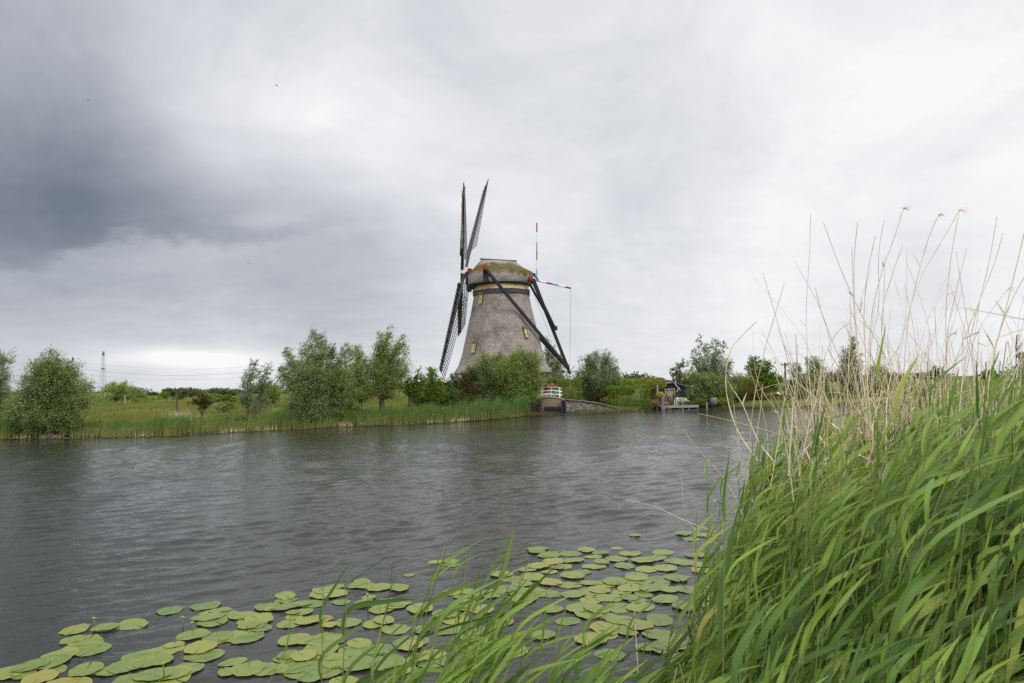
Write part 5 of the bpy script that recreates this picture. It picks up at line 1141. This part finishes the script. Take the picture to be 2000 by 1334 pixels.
for (px, D) in plants:
    x = (px-1000)/FPX*D; y = D; z = max(gz(x, y), -.25)-.03
    H = np.interp(px, hp, hv); 
    if px < 700: H = 1.3+.2*rg.random()
    top = H*rg.uniform(.72, 1.02) if px > 1180 else H*rg.uniform(.68, 1.04)
    # lean carries tops to the right, so stand a little to the left
    if D < 2.0: top = min(top, 1.72)
    x -= (.11 if px > 1240 else .2)*(top-z)
    recs.append((D, px, np.array([x, y, z]), top-z))
recs.sort(key=lambda r_: r_[0])
solo = [r_ for r_ in recs if r_[1] < 1180 or True]
inview = lambda r_: r_[1] < 2080 and r_[1] > 200
indiv = [r_ for r_ in recs if r_[1] < 1250][:165]; rest = [r_ for r_ in recs if not any(r_ is q for q in indiv)]
ids = set(id(q) for q in indiv)
for r_ in rest:
    if len(indiv) >= 285: break
    if inview(r_) and r_[0] > 1.6: indiv.append(r_); ids.add(id(r_))
bulk = {'s': [], 'sf': [], 'l': [], 'lf': [], 'lu': []}; so_ = lo_ = 0
ni = 0
for r_ in recs:
    D, px, b, h = r_
    if h < .25: continue
    rr_ = np.random.default_rng(int(px*131+D*977))
    sv, sf, lv, lf, lu = gen_reed(rr_, b, h, 1.0 if px > 1180 else .92, 9 if D < 3.5 else 6)
    if D < 2.1:                                 # nothing grows into the lens
        pass
    near = np.linalg.norm(lv-EYEP, axis=1).min()
    if near < .75: continue
    if id(r_) in ids:
        ni += 1
        lab = ('green reed standing apart in the water among the lily pads' if px < 1150 else 'green reed at the thin outer edge of the reed bed' if px < 1330 else 'broad-leaved green reed at the front of the dense wind-bent reed bed')
        root = npmesh('reed', sv, sf, M['reed_stem'], None, b, smooth=True); tag(root, lab, 'reed', 'reeds apart among the pads' if px < 1150 else 'reeds at the thin edge of the bed' if px < 1330 else 'front reeds of the dense bed')
        npmesh('leaves', lv-b, lf, M['reed'] if ni % 4 else M['reed_dark'], root, uv=lu, smooth=True)
    else:
        bulk['s'].append(sv); bulk['sf'].append(sf+so_); so_ += len(sv); bulk['l'].append(lv); bulk['lf'].append(lf+lo_); bulk['lu'].append(lu); lo_ += len(lv)
rb = npmesh('reed_bed', np.vstack(bulk['s']), np.vstack(bulk['sf']), M['reed_stem'], smooth=True); tag(rb, 'dense wind-bent green reed bed on the near bank behind the front reeds', 'reeds', kind='stuff')
npmesh('leaves', np.vstack(bulk['l']), np.vstack(bulk['lf']), M['reed'], rb, uv=np.vstack(bulk['lu']), smooth=True)
# dead litter between the stems
rg = np.random.default_rng(31); n = 2600; D = 1.5+6.0*rg.random(n); px = rg.uniform(1250, 2250, n); ok = D < outer(px); D, px = D[ok], px[ok]; n = len(D)
x = (px-1000)/FPX*D-.2; z = np.maximum(ground(x, D), -.1); L = rg.uniform(.3, 1.25, n); d = norm(np.stack([.25+rg.normal(size=n)*.35, rg.normal(size=n)*.3, .5+rg.random(n)], -1))
b = np.stack([x, D, z], -1); t_ = np.linspace(0, 1, 4)[None, :, None]; pts = b[:, None]+d[:, None]*L[:, None, None]*t_+rg.normal(size=(n, 4, 3))*.012
v, f = tubes(pts, np.full((n, 4), .0026), 4); tag(npmesh('dead_reed_litter', v, f, M['dry_stem']), 'broken straw coloured stems tangled inside the reed bed', 'dead reeds', kind='stuff')
n = 15000; x = rg.uniform(-4, 9, n); y = shoreN(x)-rg.random(n)**1.5*3+.2; ok = (np.hypot(x, y) > .9); x, y = x[ok], y[ok]; n = len(x)
V_, F_ = blades(rg, np.stack([x, y, ground(x, y)-.02], -1), .12+.3*rg.random(n), np.stack([.5+.3*rg.normal(size=n), .3*rg.normal(size=n)], -1), .011, 4)
tag(npmesh('bank_grass', V_, F_, M['grass']), 'green undergrowth on the near bank below the reeds', 'grass', kind='stuff')
# dry reed stalks of last year: (px, py) points from tip to foot, distance
rg = np.random.default_rng(88)
ST = [([(1583,418),(1581,500),(1575,600),(1578,700),(1590,850)],4.6,0),([(1608,434),(1640,520),(1680,610),(1740,720),(1790,860)],4.4,0),([(1675,434),(1668,520),(1672,640),(1690,780),(1700,880)],4.3,1),([(1664,482),(1666,560),(1674,680),(1695,860)],4.6,0),
 ([(1765,405),(1748,460),(1720,540),(1700,640),(1690,860)],4.5,2),([(1727,428),(1716,500),(1716,600),(1700,700),(1720,880)],4.9,0),([(1710,460),(1694,540),(1688,640),(1702,860)],4.2,1),([(1763,480),(1742,540),(1722,640),(1740,900)],4.7,0),([(1834,418),(1812,470),(1788,560),(1770,660),(1760,860)],4.8,2),
 ([(1875,408),(1840,470),(1800,540),(1766,640),(1735,760),(1730,880)],3.9,2),([(1874,410),(1858,500),(1848,600),(1850,720),(1870,880)],4.6,0),([(1888,485),(1870,560),(1850,660),(1846,860)],4.9,0),([(1947,423),(1930,520),(1900,640),(1880,740),(1870,860)],4.2,1),([(1959,455),(1940,520),(1900,620),(1860,730),(1850,860)],4.5,0),
 ([(2004,440),(1985,520),(1955,640),(1925,740),(1915,860)],3.7,1),([(2012,520),(1975,590),(1950,660),(1930,760),(1935,870)],3.9,1),([(1532,553),(1512,620),(1492,690),(1470,800),(1460,960)],4.4,0),([(1592,562),(1608,620),(1640,700),(1690,800),(1730,900)],4.2,0),([(1478,628),(1450,655),(1425,690),(1418,760),(1440,840),(1480,900)],4.4,1),
 ([(1416,700),(1422,745),(1450,790),(1480,860),(1510,900)],3.6,1),([(1554,652),(1556,730),(1548,800),(1540,930)],3.8,1),([(1529,668),(1545,720),(1530,790),(1520,860),(1505,950)],4.2,0),([(1872,600),(1930,610),(2010,626)],4.2,0),([(1900,700),(1950,660),(2010,640)],4.4,0),([(1662,630),(1635,650),(1610,700),(1590,800)],4.4,0),
 ([(1331,836),(1370,885),(1410,930),(1440,980),(1470,1060)],4.9,1),([(1330,897),(1335,990),(1352,1030),(1400,1062),(1440,1100)],4.6,1),([(1222,976),(1280,990),(1340,1018),(1400,1040)],4.7,0),([(1397,882),(1415,905),(1420,960),(1415,1030),(1440,1090)],4.7,0),([(1364,808),(1420,820),(1480,836),(1530,850)],5.0,0),([(1432,783),(1440,850),(1450,920),(1470,980)],4.4,1),
 ([(1376,920),(1410,965),(1425,1020),(1440,1060)],4.8,0),([(1310,1060),(1360,1080),(1400,1130),(1420,1180)],4.5,0),([(1640,690),(1600,760),(1580,830),(1560,930)],4.0,1),([(1506,780),(1525,830),(1540,900),(1550,980)],3.7,1)]
def stalk(pts, rad, plume, lab, mt):
    k = len(pts); P_ = []
    for i in range(k-1):
        p0, p1, p2, p3 = pts[max(i-1, 0)], pts[i], pts[i+1], pts[min(i+2, k-1)]
        for t_ in np.linspace(0, 1, 5, endpoint=False): P_.append(.5*((2*p1)+(-p0+p2)*t_+(2*p0-5*p1+4*p2-p3)*t_*t_+(-p0+3*p1-3*p2+p3)*t_**3))
    P_.append(pts[-1]); P_ = np.array(P_); n = len(P_); s_ = np.linspace(0, 1, n)
    r_ = rad*(.45+.55*s_)*np.where(np.arange(n) % 4 == 2, 1.35, 1.0)
    v, f = tubes(P_[None], r_[None], 6); o = npmesh('dry_reed_stalk', v, f, mt, None, P_[-1], smooth=True); tag(o, lab, 'dry reed', 'last year\'s dry reed stalks')
    if rg.random() < .6:
        b0 = P_[n//2+int(rg.integers(-2, 3))]; dd = norm(P_[max(n//2-2, 0)]-P_[n//2]+rg.normal(size=3)*.02); q = norm(np.cross(dd, [0, 1, .2])); sg = rg.choice([-1, 1]); Ls = rg.uniform(.05, .14)
        dz = norm(dd*.8+q*sg*.6); npmesh('leaf_sheath', np.array([b0-q*.004, b0+q*.004, b0+dz*Ls*.5+q*.005, b0+dz*Ls*.5-q*.005, b0+dz*Ls+[0, 0, -.02*rg.random()], b0+dz*Ls+[0.001, 0, 0]])-P_[-1], [(0, 1, 2, 3), (3, 2, 5, 4)], mt, o)
    if plume:
        q = []; 
        for i in range(7): d = norm(np.array([1.0, .2, .35-.07*i])+rg.normal(size=3)*.2)*rg.uniform(.03, .07); b = P_[0]-(P_[0]-P_[2])*.25*rg.random(); q.append([b, b+d*.5, b+d+[0, 0, -.015]])
        v, f = tubes(np.array(q), np.array([[.0014, .0010, .0005]]*7), 4); npmesh('plume', v-P_[-1], f, mt, o)
    return o
LB = {0: 'thin straw coloured reed stalk', 1: 'thick pale reed stalk', 2: 'tall reed stalk with a ragged plume'}
for i, (pp, D, kd) in enumerate(ST):
    pts = [P(a, b, D+.12*j-.02*j*j) for j, (a, b) in enumerate(pp)]
    where = ('against the sky over the reed bed' if pp[0][1] < 600 else 'leaning out over the open water' if pp[0][0] < 1440 and pp[0][1] > 770 else 'rising from the outer edge of the reed bed')
    stalk(pts, .0036 if kd == 1 else .0027, kd == 2, LB[kd]+' '+where, M['dry_pale'] if (kd == 1 or i % 3 == 0) else M['dry_stem'])
for i in range(258):
    px = rg.uniform(1540, 2080) if i < 110 else (rg.normal(1720, 90) if i < 190 else rg.normal(1900, 90)); D = rg.uniform(3.9, 6.6)
    ph = rg.uniform(490, 720) if rg.random() < .45 else rg.uniform(640, 800)
    ph += max(0, 1600-px)*1.0
    lean = rg.normal()*.22+.06 if i % 3 else rg.normal()*.5
    foot = P(px, 930, D); top = P(px, ph, D); h = top[2]-foot[2]
    top = foot+np.array([lean*h, rg.normal()*.12*h, h*cos(min(abs(lean), 1)*.6)])
    k1 = foot*.66+top*.34+rg.normal(size=3)*.03*h; k2 = foot*.33+top*.67+rg.normal(size=3)*.035*h
    if rg.random() < .16: top = k2+norm(np.array([rg.normal(), rg.normal()*.4, -.1]))*h*.3       # snapped over
    ft = foot-(k1-foot)*.9; ft[2] = max(ft[2], .0)
    stalk([top, k2, k1, foot, ft], rg.uniform(.0018, .0031), 2 if (i % 14 == 0 and ph < 640) else 0, ('short' if ph > 690 else 'long')+' dry reed stalk in the tangle standing out of the green reeds', M['dry_pale'] if rg.random() < .45 else M['dry_stem'])

# the rest of the dry tangle
n = 110; px = np.where(rg.random(n) < .55, rg.normal(1720, 95, n), rg.uniform(1560, 2080, n)); D = rg.uniform(3.6, 6.8, n); py = rg.uniform(670, 810, n)
ft = np.array([P(a, 940, d) for a, d in zip(px, D)]); tp = np.array([P(a, b, d) for a, b, d in zip(px, py, D)]); h = (tp-ft)[:, 2:3]
tp = ft + np.concatenate([rg.normal(size=(n, 1))*.38*h+.08*h, rg.normal(size=(n, 1))*.2*h, h], 1)
t_ = np.linspace(0, 1, 6)[None, :, None]; pts = ft[:, None]*(1-t_)+tp[:, None]*t_; pts[:, 1:5] += rg.normal(size=(n, 4, 3))*.012; pts[:, 1:5] += rg.normal(size=(n, 1, 3))*.03*np.sin(np.linspace(0, 3.14, 6))[None, 1:5, None]
v, f = tubes(pts, np.linspace(.0032, .0018, 6)[None]*rg.uniform(.7, 1.1, (n, 1)), 5)
tag(npmesh('dry_reed_tangle', v, f, M['dry_stem']), 'tangle of shorter straw coloured dry stems behind the tall dry stalks', 'dry reeds', kind='stuff')
